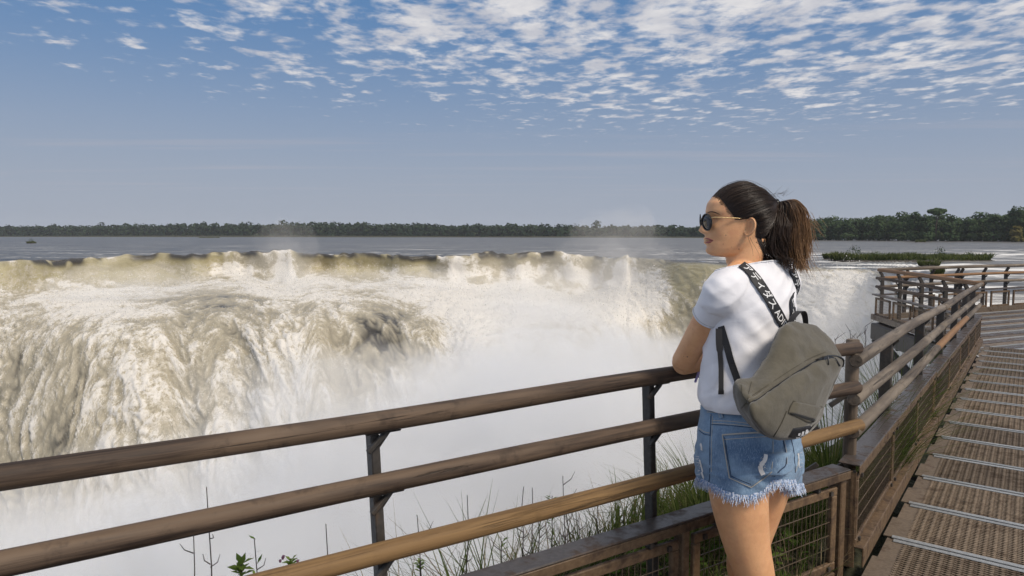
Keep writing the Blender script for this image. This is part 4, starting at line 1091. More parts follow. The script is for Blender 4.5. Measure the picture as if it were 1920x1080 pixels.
def limb(keys, n=24, sub=5, flat=1.0, ax=None):
    """keys: (point, radius)"""
    arr = [list(p) + [r] for p, r in keys]; S = spline(arr, sub)
    V, F = tube([s[:3] for s in S], [s[3] for s in S], n); return V, F
def voxel(parts, size, smooth=3, sf=.5):
    me = bpy.data.meshes.new('tmp'); mb = MB()
    for v, f in parts: mb.add(v, f)
    me.from_pydata(mb.v, [], mb.f); o = bpy.data.objects.new('tmp', me); COL.objects.link(o)
    md = o.modifiers.new('r', 'REMESH'); md.mode = 'VOXEL'; md.voxel_size = size; md.use_smooth_shade = True
    if smooth: s = o.modifiers.new('s', 'SMOOTH'); s.iterations = smooth; s.factor = sf
    dg = bpy.context.evaluated_depsgraph_get(); dg.update(); ev = o.evaluated_get(dg); m2 = ev.to_mesh()
    V = np.zeros(len(m2.vertices) * 3); m2.vertices.foreach_get('co', V); V = V.reshape(-1, 3)
    F = [tuple(p.vertices) for p in m2.polygons]; Nn = np.zeros(len(m2.vertices) * 3); m2.vertices.foreach_get('normal', Nn)
    ev.to_mesh_clear(); bpy.data.objects.remove(o); bpy.data.meshes.remove(me)
    return V, F, Nn.reshape(-1, 3)
def hit(px, py, bvh, Y=2.0):
    d = ray(px, py).normalized(); r = bvh.ray_cast(CAM, d)
    if r[0] is None: 
        p = at(px, py, Y); q = bvh.find_nearest(p); return q[0], (q[1] if q[1] is not None else -d)
    nn = r[1]
    if nn.dot(d) > 0: nn = -nn
    return r[0], nn
def ribbon(C, Nn, width, th=.002, off=.001, sides=None):
    """flat band along points C with normals Nn"""
    V = []; k = len(C); W_ = width if isinstance(width, (list, tuple)) else [width] * k
    for i in range(k):
        t = (C[min(i + 1, k - 1)] - C[max(i - 1, 0)]).normalized(); s = t.cross(Nn[i]).normalized() if sides is None else sides[i]
        b = C[i] + Nn[i] * off; w = W_[i] / 2
        V += [b - s * w, b + s * w, b + s * w + Nn[i] * th, b - s * w + Nn[i] * th]
    F = []
    for i in range(k - 1):
        for j in range(4): j2 = (j + 1) % 4; F.append((i * 4 + j, i * 4 + j2, (i + 1) * 4 + j2, (i + 1) * 4 + j))
    F += [(3, 2, 1, 0), tuple((k - 1) * 4 + j for j in range(4))]; return V, F
def draw(pts, bvh, width, th=.0015, off=.0005, m=6, Y=2.0, smn=True):
    P2 = spline([(x, y, 0) for x, y in pts], m) if len(pts) > 2 else [(pts[0][0] + (pts[1][0] - pts[0][0]) * t, pts[0][1] + (pts[1][1] - pts[0][1]) * t, 0) for t in np.linspace(0, 1, m * 2)]
    C = []; Nn = []
    for p in P2:
        c, q = hit(p[0], p[1], bvh, Y); C.append(Vector(c)); Nn.append(Vector(q))
    if smn:
        for _ in range(3):
            Nn = [(Nn[max(i - 1, 0)] + Nn[i] * 2 + Nn[min(i + 1, len(Nn) - 1)]).normalized() for i in range(len(Nn))]
            C = [C[0]] + [(C[i - 1] + C[i] * 2 + C[i + 1]) / 4 for i in range(1, len(C) - 1)] + [C[-1]]
    return ribbon(C, Nn, width, th, off)
def patch(poly, bvh, off, res=14, Y=2.0, th=.0, flat=False):
    """quadrilateral image patch (4 corners, clockwise) laid onto a surface as a grid"""
    a, b, c, d = [np.array(p, float) for p in poly]; V = []
    for i in range(res + 1):
        for j in range(res + 1):
            s, t = j / res, i / res; p = a * (1 - s) * (1 - t) + b * s * (1 - t) + c * s * t + d * (1 - s) * t
            q, nn = hit(p[0], p[1], bvh, Y); e = min(s, 1 - s, t, 1 - t); V.append(Vector(q) + Vector(nn) * (off * (1 if flat else min(1, e * 12)) + .0002))
    return V, grid_faces(res + 1, res + 1)

# ------------------------------------------------------------------ skeleton (world positions)
def W3(px, py, Y): return at(px, py, Y)
NECK = W3(1414, 500, 2.13); HEAD_O = W3(1300 + 470 / 5.4, 330 + 450 / 5.4, 2.12)
SHL = W3(1355, 550, 2.035); SHR = NECK - PL * .165 + Vector((0, 0, -.055))
ELL = W3(1279, 682, 2.225); WRL = Vector((.765, 2.405, 1.083))
ELR = Vector((.900, 2.505, 1.075)); WRR = Vector((.722, 2.392, 1.078))
PEL = W3(1402, 845, 2.10)
HIPL = W3(1380, 852, 2.04); KNL = W3(1415, 1078, 2.05); HIPR = W3(1436, 852, 2.19); KNR = W3(1396, 1064, 2.24)
ANL = Vector((KNL.x + .035, KNL.y - .05, .085)); ANR = Vector((KNR.x + .05, KNR.y - .02, .085))
HF, HL = dirs(R(-89))
HU = Vector((0, 0, 1))
def hl(x, y, z): return HEAD_O + HF * x + HL * y + HU * z     # head-local: forward, left, up
# ---- head
_z = [-.114, -.110, -.103, -.094, -.085, -.079, -.069, -.056, -.0426, -.03, -.012, .009, .026, .053, .074, .092, .102, .1065]
_f = [.040, .080, .094, .0985, .0995, .1000, .1015, .1030, .1030, .1010, .0985, .0985, .1040, .0995, .083, .052, .022, .004]
_bz = [-.114, -.10, -.07, -.04, 0, .03, .056, .082, .102, .1065]; _b = [.010, -.012, -.045, -.068, -.092, -.098, -.092, -.066, -.024, -.008]
_wz = [-.114, -.108, -.10, -.085, -.07, -.05, -.03, 0, .03, .056, .082, .096, .104, .1065]; _w = [.012, .030, .040, .0495, .0550, .0605, .0645, .0695, .0730, .0705, .0560, .040, .020, .006]
def head_mesh():
    zs = np.concatenate([np.linspace(-.114, -.02, 60), np.linspace(-.018, .102, 60), [.1045, .106, .1065]]); n = 144; V = []
    g = lambda v, s: math.exp(-(v / s) ** 2)
    for z in zs:
        f = np.interp(z, _z, _f); b = np.interp(z, _bz, _b); w = np.interp(z, _wz, _w); xc = .0 + .25 * (f + b)
        A = f - xc; B = xc - b
        for j in range(n):
            th = 2 * math.pi * j / n; c, s = math.cos(th), math.sin(th); e = 2.25
            x = xc + (A if c > 0 else B) * math.copysign(abs(c) ** (2 / e), c); y = w * math.copysign(abs(s) ** (2 / e), s)
            if c > 0:
                k = min(1, c * 3)
                # nose
                hn = np.interp(z, [-.047, -.043, -.038, -.031, -.020, -.008, .004, .018], [0, .004, .017, .0265, .0225, .0145, .0065, 0.0])
                sg = np.interp(z, [-.044, -.034, -.02, .01], [.013, .0125, .0095, .0075]); x += hn * g(y, sg) * k
                al = .006 * g(z + .036, .006) * (g(y - .0125, .006) + g(y + .0125, .006)); x += al * k
                # lips, chin, sockets, cheeks
                x += (.0085 * g(z + .0565, .0048) + .0080 * g(z + .0685, .0052) - .0030 * g(z + .0625, .0022)) * g(y, .019) * k
                x -= .0035 * g(z + .080, .005) * g(y, .02) * k; x += .0045 * g(z + .096, .010) * g(y, .018) * k
                for sy in (-1, 1):
                    x -= .011 * g(y - sy * .031, .014) * g(z - .004, .010) * k
                    x += .004 * g(y - sy * .043, .014) * g(z + .022, .013) * k
                    x -= .004 * g(y - sy * .040, .012) * g(z + .060, .014) * k
            V.append(hl(x, y, z))
    F = grid_faces(len(zs), n, True); F.append(tuple(range(n - 1, -1, -1))); F.append(tuple((len(zs) - 1) * n + j for j in range(n)))
    return V, F
def ear_mesh(side):
    V = []; nr, nt = 12, 36
    c0 = Vector((-.008, side * .0685, -.021)); ax_u = Vector((-.16, 0, 1)).normalized(); ax_f = Vector((1, side * -.48, .12)).normalized()
    ax_n = ax_f.cross(ax_u) * (-side); ax_n = ax_n.normalized()
    if ax_n.y * side < 0: ax_n = -ax_n
    for face in (0, 1):
        for i in range(nr + 1):
            r = i / nr
            for j in range(nt):
                th = 2 * math.pi * j / nt; ux, uz = math.cos(th), math.sin(th)
                wdt = .0200 if uz > -.2 else .0200 - .008 * (-uz - .2); hx = wdt * r * ux; hz = .0300 * r * uz
                rim = math.exp(-((r - .86) / .10) ** 2) * .0075 * (0.25 if (ux > .5 and uz < .3) else 1); conch = -.0085 * math.exp(-(((r * ux - .1) / .45) ** 2 + ((r * uz + .15) / .45) ** 2))
                anti = .003 * math.exp(-((r - .55) / .12) ** 2) * (1 if ux < .2 else .2)
                hgt = (.006 + rim + conch + anti - .012 * ux * r * .6) if face == 0 else (.0 - .012 * ux * r * .6 - .001)
                p = c0 + ax_f * hx + ax_u * hz + ax_n * hgt; V.append(hl(p.x, p.y, p.z))
    F = grid_faces(nr + 1, nt, True) + [tuple(reversed(f)) for f in grid_faces(nr + 1, nt, True, (nr + 1) * nt)]
    o1 = nr * nt; o2 = (nr + 1) * nt + nr * nt
    for j in range(nt): j2 = (j + 1) % nt; F.append((o1 + j, o2 + j, o2 + j2, o1 + j2))
    return V, F
def hand(wrist, dirf, palmn, side, curl, spread=.0165, reach=.085):
    """palm + five bent fingers; dirf = towards fingertips, palmn = palm normal (towards what is held), side = towards the thumb"""
    dirf = Vector(dirf).normalized(); palmn = Vector(palmn); palmn = (palmn - dirf * palmn.dot(dirf)).normalized(); sd_ = Vector(side); sd_ = (sd_ - dirf * sd_.dot(dirf) - palmn * sd_.dot(palmn)).normalized()
    parts = []
    rr_ = []
    for t, a, b in ((0, .027, .019), (.03, .034, .017), (.065, .040, .015), (reach, .040, .012)):
        rr_.append(ring(Vector(wrist) + dirf * t, sd_, palmn, a, b, 16, 2.6))
    parts.append(loft(rr_))
    for k, ln in enumerate((.066, .074, .068, .054)):
        off = (1.5 - k) * spread * 1.15; base = Vector(wrist) + dirf * (reach - .008) + sd_ * off
        pts = [base]; ang = 0.0; d = dirf.copy()
        for q, fr in enumerate((.46, .30, .24)):
            ang += curl[q]; dd = dirf * math.cos(ang) + palmn * math.sin(ang); pts.append(pts[-1] + dd * ln * fr)
        parts.append(limb([(p, r) for p, r in zip(pts, (.0092, .0086, .0078, .0062))], 10, 3))
    tb = Vector(wrist) + dirf * .022 + sd_ * .024
    parts.append(limb([(tb, .0125), (tb + dirf * .028 + sd_ * .022 + palmn * .006, .0108), (tb + dirf * .052 + sd_ * .026 + palmn * .016, .009), (tb + dirf * .070 + sd_ * .022 + palmn * .024, .007)], 10, 3))
    return parts
def build_body(root):
    parts = [head_mesh()]
    # neck
    nb = NECK + Vector((0, 0, -.03))
    nk = [(nb - Vector((0, 0, .05)), .085, .07), (nb, .068, .060), (hl(-.018, 0, -.135), .050, .054), (hl(-.020, 0, -.10), .048, .056), (hl(-.024, 0, -.055), .050, .058)]
    parts.append(torso_loft([(tuple(c), b, a) for c, a, b in nk], HF.lerp(PF, .4).normalized(), HL.lerp(PL, .4).normalized(), 32, 4, 2.0))
    # torso (lateral a, depth b)
    tk = [(W3(1402, 905, 2.10), .150, .105), (W3(1403, 850, 2.10), .168, .118), (W3(1400, 790, 2.10), .150, .105), (W3(1398, 735, 2.115), .128, .092),
          (W3(1400, 670, 2.125), .135, .098), (W3(1408, 600, 2.13), .152, .104), (W3(1414, 555, 2.13), .158, .092), (W3(1415, 522, 2.13), .130, .070), (W3(1414, 502, 2.13), .080, .055)]
    parts.append(torso_loft(tk, PL, PF, 40, 5, 2.15))
    # trapezius / shoulders
    for sh in (SHL, SHR):
        parts.append(limb([(NECK + Vector((0, 0, -.01)), .046), (NECK.lerp(sh, .5) + Vector((0, 0, .012)), .046), (sh, .050)], 20, 5))
    # arms
    parts.append(limb([(SHL, .052), (SHL.lerp(ELL, .25), .0465), (SHL.lerp(ELL, .55), .0430), (SHL.lerp(ELL, .85), .0395), (ELL, .0390)], 24, 6))
    parts.append(limb([(ELL + (ELL - WRL).normalized() * .012, .034), (ELL, .0385), (ELL.lerp(WRL, .3), .040), (ELL.lerp(WRL, .7), .032), (WRL, .0255)], 24, 6))
    parts.append(limb([(SHR, .050), (SHR.lerp(ELR, .5), .043), (ELR, .0385)], 24, 6))
    parts.append(limb([(ELR + (ELR - WRR).normalized() * .012, .034), (ELR, .038), (ELR.lerp(WRR, .3), .040), (ELR.lerp(WRR, .75), .031), (WRR, .0255)], 24, 6))
    # left hand tucked over the right forearm
    parts += hand(WRL, (WRL - ELL).normalized() + Vector((0, 0, -.1)), (0, 0, -1), (-.53, .84, 0), (.35, .5, .4))
    # right hand hooks over the rail below the left elbow
    dR = (WRR - ELR).normalized(); parts += hand(WRR, dR + Vector((-.02, -.14, -.16)), (.10, -.2, -1), (-.5, .8, .2), (.62, .62, .45), reach=.080)
    # legs
    parts.append(limb([(HIPL + Vector((0, 0, .02)), .098), (W3(1383, 905, 2.035), .091), (W3(1389, 960, 2.035), .0825), (W3(1400, 1020, 2.04), .0705), (KNL, .0610), (KNL.lerp(ANL, .12), .058), (KNL.lerp(ANL, .32), .058), (KNL.lerp(ANL, .7), .042), (ANL, .033), (ANL - Vector((0, 0, .05)), .036)], 28, 6))
    parts.append(limb([(HIPR + Vector((0, 0, .02)), .095), (W3(1428, 905, 2.19), .090), (W3(1416, 960, 2.21), .080), (W3(1404, 1015, 2.225), .068), (KNR, .060), (KNR.lerp(ANR, .15), .055), (KNR.lerp(ANR, .35), .055), (KNR.lerp(ANR, .7), .041), (ANR, .033), (ANR - Vector((0, 0, .05)), .036)], 28, 6))
    for an in (ANL, ANR):
        parts.append(limb([(an - PF * .045 + Vector((0, 0, -.055)), .030), (an + Vector((0, 0, -.05)), .034), (an + PF * .09 + Vector((0, 0, -.060)), .028), (an + PF * .15 + Vector((0, 0, -.066)), .020)], 16, 5))
    V, F, Nn = voxel(parts, .0034, 3, .5)
    # limbs and torso are smoother than the face: relax everything below the chin
    E = np.array([(f[i], f[(i + 1) % len(f)]) for f in F for i in range(len(f))]); deg = np.bincount(E.ravel(), minlength=len(V))[:, None]
    w_ = np.clip((HEAD_O.z - .125 - V[:, 2:3]) / .03, 0, 1) * .6; hand_ = np.linalg.norm(V - np.array(WRR), axis=1) < .16; w_[hand_] *= .15
    for _ in range(26):
        S_ = np.zeros_like(V)
        for k_ in range(3): S_[:, k_] = np.bincount(E[:, 0], V[E[:, 1], k_], len(V)) + np.bincount(E[:, 1], V[E[:, 0], k_], len(V))
        V = V + (S_ / deg - V) * w_
    o = mobj('body', V, F, 'skin', root, smooth=True)
    for s_ in (1, -1):
        v, f = ear_mesh(s_); mobj('ear', v, f, 'skin', root, smooth=True)
    return o, bvh_of(V, F)
PERSON = empty('person', (.75, 2.08, 0), cat='person',
               label='woman in white T-shirt and frayed denim shorts leaning on the railing, looking left')
BODY, BODY_BVH = build_body(PERSON)
def small_face_bits():
    V, F = [], []
    mb = MB()
    # lips: thin shells drawn on the face
    def line(pts, w0, w1, m_, name, th=.0008):
        P2 = spline([(x, y, 0) for x, y in pts], 6); C = []; Nn = []
        for p in P2: c, q = hit(p[0], p[1], BODY_BVH); C.append(Vector(c)); Nn.append(Vector(q))
        k = len(C); W_ = [w0 + (w1 - w0) * math.sin(math.pi * (i + .15) / (k - .7)) for i in range(k)]
        v, f = ribbon(C, Nn, W_, th, .0001); mobj(name, v, f, m_, PERSON, smooth=True)
    line([(1322.5, 447.2), (1327, 447.6), (1332, 449.2), (1337.5, 450.6)], .0012, .0052, 'lip', 'lips')
    line([(1322.5, 454.0), (1326, 454.6), (1331, 453.8), (1337, 451.2)], .0012, .0062, 'lip', 'lips')
    line([(1324, 450.9), (1330, 451.4), (1338, 450.6)], .0006, .0012, 'mole', 'mouth_line', .0010)
    line([(1326, 399.2), (1333, 397.0), (1341, 398.2), (1350, 402)], .0010, .0030, 'brow', 'eyebrow')
    for (x, y, r) in ((1361, 441, .0016), (1356, 457.5, .0013), (1385.5, 467, .0019), (1288.7, 669, .0024), (1315, 608, .0014), (1299, 617, .0012), (1372, 463, .001), (1282, 668, .001)):
        c, nn = hit(x, y, BODY_BVH); mb = MB(); mb.tube([c - nn * .001, c + nn * .0004], [r, r * .8], 8); mb.obj('mole', 'mole', PERSON)
small_face_bits()
# ------------------------------------------------------------------ T-shirt
def cut_mesh(V, F, planes, m, name, parent, thick=.003):
    """cut away what lies beyond each plane; a plane may be limited to a ball (centre, radius)"""
    bm = bmesh.new(); vs = [bm.verts.new(tuple(v)) for v in V]; bm.verts.ensure_lookup_table()
    for f in F:
        try: bm.faces.new([vs[i] for i in f])
        except ValueError: pass
    for co, no, ball in planes:
        co = Vector(co); no = Vector(no).normalized()
        if ball is None: g = bm.verts[:] + bm.edges[:] + bm.faces[:]
        else:
            fs = [f for f in bm.faces if (f.calc_center_median() - Vector(ball[0])).length < ball[1]]
            g = list({e for f in fs for e in f.verts}) + list({e for f in fs for e in f.edges}) + fs
        bmesh.ops.bisect_plane(bm, geom=g, plane_co=co, plane_no=no, clear_outer=False)
        dele = [f for f in bm.faces if (f.calc_center_median() - co).dot(no) > 0 and (ball is None or (f.calc_center_median() - Vector(ball[0])).length < ball[1])]
        bmesh.ops.delete(bm, geom=dele, context='FACES')
    loose = [v for v in bm.verts if not v.link_faces]; bmesh.ops.delete(bm, geom=loose, context='VERTS')
    bm.verts.ensure_lookup_table(); bm.verts.index_update()
    V2 = np.array([tuple(v.co) for v in bm.verts]); F2 = [tuple(v.index for v in f.verts) for f in bm.faces]
    bd = [(tuple(e.verts[0].co), tuple(e.verts[1].co)) for e in bm.edges if len(e.link_faces) == 1]
    bm.free()
    o = mobj(name, V2, F2, m, parent, smooth=True)
    sl = o.modifiers.new('thick', 'SOLIDIFY'); sl.thickness = thick; sl.offset = -1
    return o, V2, F2, bd
def build_shirt():
    tk = [(W3(1396, 790, 2.10), .146, .112), (W3(1396, 764, 2.10), .146, .113), (W3(1394, 745, 2.105), .155, .123), (W3(1395, 720, 2.11), .152, .119), (W3(1397, 680, 2.12), .150, .114), (W3(1401, 640, 2.125), .152, .113),
          (W3(1408, 600, 2.13), .156, .110), (W3(1414, 560, 2.13), .162, .103), (W3(1416, 528, 2.13), .146, .086), (W3(1415, 506, 2.13), .105, .070), (W3(1412, 494, 2.13), .082, .066), (W3(1410, 482, 2.13), .074, .064), (W3(1409, 470, 2.13), .070, .062)]
    parts = [torso_loft(tk, PL, PF, 44, 5, 2.2)]
    for sh, el in ((SHL, ELL), (SHR, ELR)):
        parts.append(limb([(NECK + Vector((0, 0, -.012)), .056), (NECK.lerp(sh, .5) + Vector((0, 0, .006)), .055), (sh + Vector((0, 0, .002)), .0590), (sh + (el - sh) * .13, .0555)], 24, 5))
    V, F, Nn = voxel(parts, .0055, 6, .5)
    # folds
    out = V.copy()
    for i, (p, q) in enumerate(zip(V, Nn)):
        P_ = Vector(p); a = (P_ - NECK).dot(PL); b = (P_ - NECK).dot(-PF); z = P_.z
        low = min(1, max(0, (1.16 - z) / .18))
        h = .0040 * mn.noise(Vector((a * 16 + z * 7, b * 16, z * 9))) + .0020 * mn.noise(Vector((a * 34 - z * 14, b * 30, z * 16 + 5)))
        r_ = 1 - abs(mn.noise(Vector((a * 13 + z * 16, b * 13 - z * 10, z * 5 + 9)))) * 2.4
        h += .0042 * max(r_, 0)
        # blousing creases above the waistband
        h += low * (.006 * mn.noise(Vector((a * 30, b * 30, z * 12 + 20))) )
        # pull lines radiating from the left armpit
        ap = SHL + Vector((.035, .02, -.085)); dv = P_ - ap; dl = dv.length
        e1 = dv.dot((PL * -.55 - PF * .45 + Vector((0, 0, -.7))).normalized()); e2 = dv.dot((PL * -.5 - PF * .3 + Vector((0, 0, .75))).normalized())
        if dl < .30: h += .0026 * math.sin(e2 * 105 + e1 * 14) * math.exp(-(e2 / .07) ** 2) * math.exp(-((e1 - .07) / .10) ** 2)
        out[i] = p + q * h
    planes = [(hl(0, 0, -.148), Vector((0, 0, 1)) + PF * .28, None), (W3(1394, 755, 2.1), (.06, 0, -1), None)]
    o, V2, F2, bd = cut_mesh(out, F, planes, 'cotton', 'shirt', PERSON, .0025)
    # sleeves: open tubes sewn on at the shoulder
    for sh, el in ((SHL, ELL), (SHR, ELR)):
        d = (el - sh); ax = d.normalized(); a1 = ax.cross(Vector((0, 0, 1))).normalized(); a2 = ax.cross(a1)
        rs = []; K_ = [(.05, .050), (.07, .0545), (.10, .0562), (.15, .0550), (.22, .0528), (.29, .0515), (.296, .0520), (.312, .0516)]
        for q in spline([(t, r, 0) for t, r in K_], 5):
            c = sh + d * q[0]; rg_ = []
            for j in range(40):
                th = 2 * math.pi * j / 40; u_ = a1 * math.cos(th) + a2 * math.sin(th)
                r = q[1] * (1 + .05 * mn.noise(Vector((math.cos(th) * 1.7, math.sin(th) * 1.7, q[0] * 5 + sh.x * 9))) * min(1, max(0, q[0] * 6)))
                rg_.append(c + u_ * r)
            rs.append(rg_)
        V_, F_ = loft(rs, False); sv = mobj('sleeve', V_, F_, 'cotton', o, smooth=True); sl = sv.modifiers.new('t', 'SOLIDIFY'); sl.thickness = .0028; sl.offset = -1
        mb = MB(); mb.tube(rs[-1] + rs[-1][:2], .0017, 6, False); mb.obj('sleeve_hem', 'cotton', o, smooth=True)
        mb = MB(); k5 = min(range(len(rs)), key=lambda i_: abs(i_ - 31)); mb.tube(rs[-7] + rs[-7][:2], .0007, 5, False); mb.obj('stitching', 'stitch', o)
    return o, bvh_of(V2, F2), bd
SHIRT, SHIRT_BVH, SHIRT_BD = build_shirt()
def shirt_trim():
    mb = MB()
    for a, b in SHIRT_BD:
        c = (Vector(a) + Vector(b)) / 2
        if (c - NECK).length < .16 and c.z > 1.2: d = (Vector(b) - Vector(a)); mb.tube([Vector(a) - d * .3, Vector(b) + d * .3], .0026, 6, True)
    mb.obj('collar', 'cotton', SHIRT, smooth=True, kind='stuff')
shirt_trim()
# ------------------------------------------------------------------ shorts
def build_shorts():
    tk = [(W3(1402, 905, 2.10), .172, .128), (W3(1404, 868, 2.10), .186, .141), (W3(1404, 835, 2.10), .182, .139), (W3(1402, 800, 2.10), .170, .130), (W3(1397, 765, 2.11), .152, .116), (W3(1395, 742, 2.115), .146, .112), (W3(1395, 725, 2.115), .143, .109)]
    parts = [torso_loft(tk, PL, PF, 48, 5, 2.3)]
    parts.append(limb([(W3(1383, 860, 2.045), .108), (W3(1379, 900, 2.035), .103), (W3(1377, 930, 2.03), .101), (W3(1377, 985, 2.03), .100)], 32, 6))
    parts.append(limb([(W3(1442, 860, 2.185), .100), (W3(1450, 900, 2.185), .088), (W3(1452, 930, 2.19), .085), (W3(1452, 985, 2.19), .085)], 32, 6))
    # seat
    parts.append(limb([(W3(1428, 842, 2.0), .085), (W3(1430, 880, 1.995), .082)], 24, 4)); parts.append(limb([(W3(1462, 845, 2.10), .072), (W3(1462, 880, 2.10), .070)], 24, 4))
    V, F, Nn = voxel(parts, .005, 3, .5)
    out = V.copy()
    for i, (p, q) in enumerate(zip(V, Nn)):
        P_ = Vector(p); h = .0028 * mn.noise(P_ * 22) + .0016 * mn.noise(Vector((P_.x * 40, P_.y * 40, P_.z * 60)))
        rg = 1 - abs(mn.noise(Vector((P_.x * 9, P_.y * 9, P_.z * 26 + 3)))) * 3
        h += .003 * max(rg, 0) * min(1, max(0, (.93 - P_.z) / .1)); out[i] = p + q * h
    hz = W3(1390, 918, 2.03); hz2 = W3(1470, 908, 2.15)
    sep_ = (HIPL + HIPR) / 2
    sd = (HIPR - HIPL); sd.z = 0; sd.normalize()
    # hems are cut in a curve, higher at the inseam and at the outer seam
    aL, aR = W3(1377, 930, 2.03), W3(1452, 930, 2.19); keepF = []
    for f in F:
        c = Vector(out[list(f)].mean(0)); d = c - CAM; px = 960 + FPX * d.x / d.dot(FWD); py = 540 - FPX * d.dot(UP) / d.dot(FWD)
        left = (Vector((c.x, c.y, 0)) - Vector((aL.x, aL.y, 0))).length - .100 < (Vector((c.x, c.y, 0)) - Vector((aR.x, aR.y, 0))).length - .085
        lim = np.interp(px, [1308, 1330, 1363, 1401, 1432, 1447], [897, 906, 925, 932, 921, 902]) if left else np.interp(px, [1420, 1446, 1474, 1500], [900, 900, 914, 909])
        if py < lim: keepF.append(f)
    F = keepF
    planes = [(W3(1395, 738, 2.115), (0, 0, 1), None)]
    o, V2, F2, bd = cut_mesh(out, F, planes, 'denim', 'shorts', PERSON, .003)
    return o, bvh_of(V2, F2), bd
SHORTS, SHORTS_BVH, SHORTS_BD = build_shorts()
def shorts_details():
    # frayed hem
    mb = MB(); rnd = random.Random(3)
    for a, b in SHORTS_BD:
        a = Vector(a); b = Vector(b); c = (a + b) / 2
        if c.z > .85: continue
        ctr = HIPL if (c - HIPL).length < (c - HIPR).length else HIPR
        out = Vector((c.x - ctr.x, c.y - ctr.y, 0)).normalized()
        for _ in range(5):
            p = a.lerp(b, rnd.random()) + Vector((0, 0, .004)) + out * rnd.uniform(-.001, .002); L = rnd.uniform(.010, .034) * (1.25 if rnd.random() < .1 else 1)
            j = Vector((rnd.uniform(-.4, .4), rnd.uniform(-.4, .4), 0)) * L
            mb.tube([p, p + Vector((0, 0, -L * .5)) + out * .002 + j * .35, p + Vector((0, 0, -L)) + out * rnd.uniform(-.002, .005) + j], [.0011, .0010, .0004], 3, False)
    mb.obj('frayed_hem', 'denim_frayed', SHORTS, kind='stuff')
    def line(pts, w, m_, name='stitching', th=.0012):
        v, f = draw(pts, SHORTS_BVH, w, th, .0004, 6); return mobj(name, v, f, m_, SHORTS)
    # waistband band, belt loop, yoke, side seam, pockets
    line([(1309, 771), (1335, 773), (1360, 773), (1390, 772)], .0022, 'stitch'); line([(1311, 762.5), (1340, 759), (1384, 757)], .0016, 'seam_dark')
    v, f = draw([(1350, 751), (1351, 768), (1354, 784)], SHORTS_BVH, .0135, .004, .002, 5); lo = mobj('belt_loop', v, f, 'denim', SHORTS)
    for dx_ in (-2.6, 2.6): line([(1350 + dx_, 752), (1351 + dx_, 768), (1353.6 + dx_, 783)], .0014, 'stitch', 'stitching', .0062)
    line([(1335, 788.5), (1370, 790), (1410, 795)], .0020, 'stitch'); line([(1335, 793.5), (1370, 795.5), (1410, 800)], .0020, 'stitch'); line([(1334, 796), (1370, 798), (1412, 802.5)], .0016, 'seam_dark')
    line([(1333.5, 776), (1331.5, 830), (1331, 900), (1330, 916)], .0020, 'seam_dark'); line([(1336.5, 780), (1334.5, 830), (1334, 885)], .0014, 'stitch')
    line([(1311, 803), (1321, 810), (1331, 812)], .0020, 'stitch'); line([(1311, 807), (1321, 814), (1331, 816)], .0018, 'seam_dark')
    # left back pocket: raised patch with stitched edge
    Pk = [(1355, 815.5), (1436, 812), (1446, 882), (1407, 913), (1368, 896)]
    v, f = patch([(1355, 815.5), (1436, 812), (1447, 884), (1368, 896)], SHORTS_BVH, .0028, 18); pk = mobj('back_pocket', v, f, 'denim', SHORTS, smooth=True)
    v, f = patch([(1368, 896), (1447, 884), (1426, 899), (1388, 905)], SHORTS_BVH, .0028, 10)
    v2, f2 = patch([(1368, 895), (1447, 883), (1409, 912), (1405, 912.5)], SHORTS_BVH, .0028, 12); mobj('back_pocket', v2, f2, 'denim', SHORTS, smooth=True)
    edge = [(1355, 815.5), (1361, 855), (1368, 896), (1388, 905), (1408, 913), (1428, 899), (1447, 884)]
    line(edge[:3], .0024, 'stitch', 'stitching', .0034); line(edge[2:5], .0024, 'stitch', 'stitching', .0034); line(edge[4:], .0022, 'stitch', 'stitching', .0034)
    line([(1359, 820), (1364.5, 855), (1371, 892)], .0016, 'seam_dark', 'stitching', .0036); line([(1371, 892), (1389, 900), (1408, 907)], .0016, 'seam_dark', 'stitching', .0036)
    line([(1355, 815.5), (1395, 812.5), (1436, 811)], .0042, 'stitch', 'stitching', .0036); line([(1357, 824), (1395, 821.5), (1437, 819)], .0020, 'stitch', 'stitching', .0036)
    line([(1449, 826), (1449, 860), (1445, 893)], .0016, 'stitch')
    # centre back seam and right pocket edge
    line([(1468, 826), (1473, 850), (1473, 872), (1464, 880), (1452, 893)], .0030, 'seam_dark'); line([(1470.5, 826), (1475, 850), (1475, 870)], .0014, 'stitch')
    line([(1483, 823), (1488, 845), (1490, 870), (1491, 886)], .0026, 'seam_dark'); line([(1491, 886), (1495, 872), (1498, 850)], .0018, 'stitch')
    # worn holes
    for pts, w in (([(1435.5, 854), (1434, 862), (1429, 868), (1426, 873)], .0105), ([(1426, 873), (1427, 881), (1431, 889)], .0125)):
        v, f = draw(pts, SHORTS_BVH, w, .001, .0040, 6); mobj('worn_hole', v, f, 'white_thread', SHORTS)
    for pts, w in (([(1314, 832), (1316, 838), (1316, 844)], .008), ([(1312, 862), (1315, 872), (1318, 885)], .006), ([(1316, 885), (1319, 895), (1318, 903)], .007), ([(1496, 850), (1497, 862), (1497, 874)], .005)):
        v, f = draw(pts, SHORTS_BVH, w, .001, .001, 5); mobj('worn_hole', v, f, 'white_thread', SHORTS)
    mb = MB()
    for (x, y, k) in ((1313, 868, 14), (1314, 885, 14), (1498, 862, 16), (1430, 870, 22)):
        for _ in range(k):
            c, nn = hit(x + rnd.uniform(-3, 3), y + rnd.uniform(-14, 14), SHORTS_BVH); c = Vector(c); nn = Vector(nn); t = Vector((rnd.uniform(-1, 1), rnd.uniform(-1, 1), rnd.uniform(-.5, .5))).normalized()
            mb.tube([c + nn * .003, c + nn * .006 + t * .007], [.0007, .0003], 3, False)
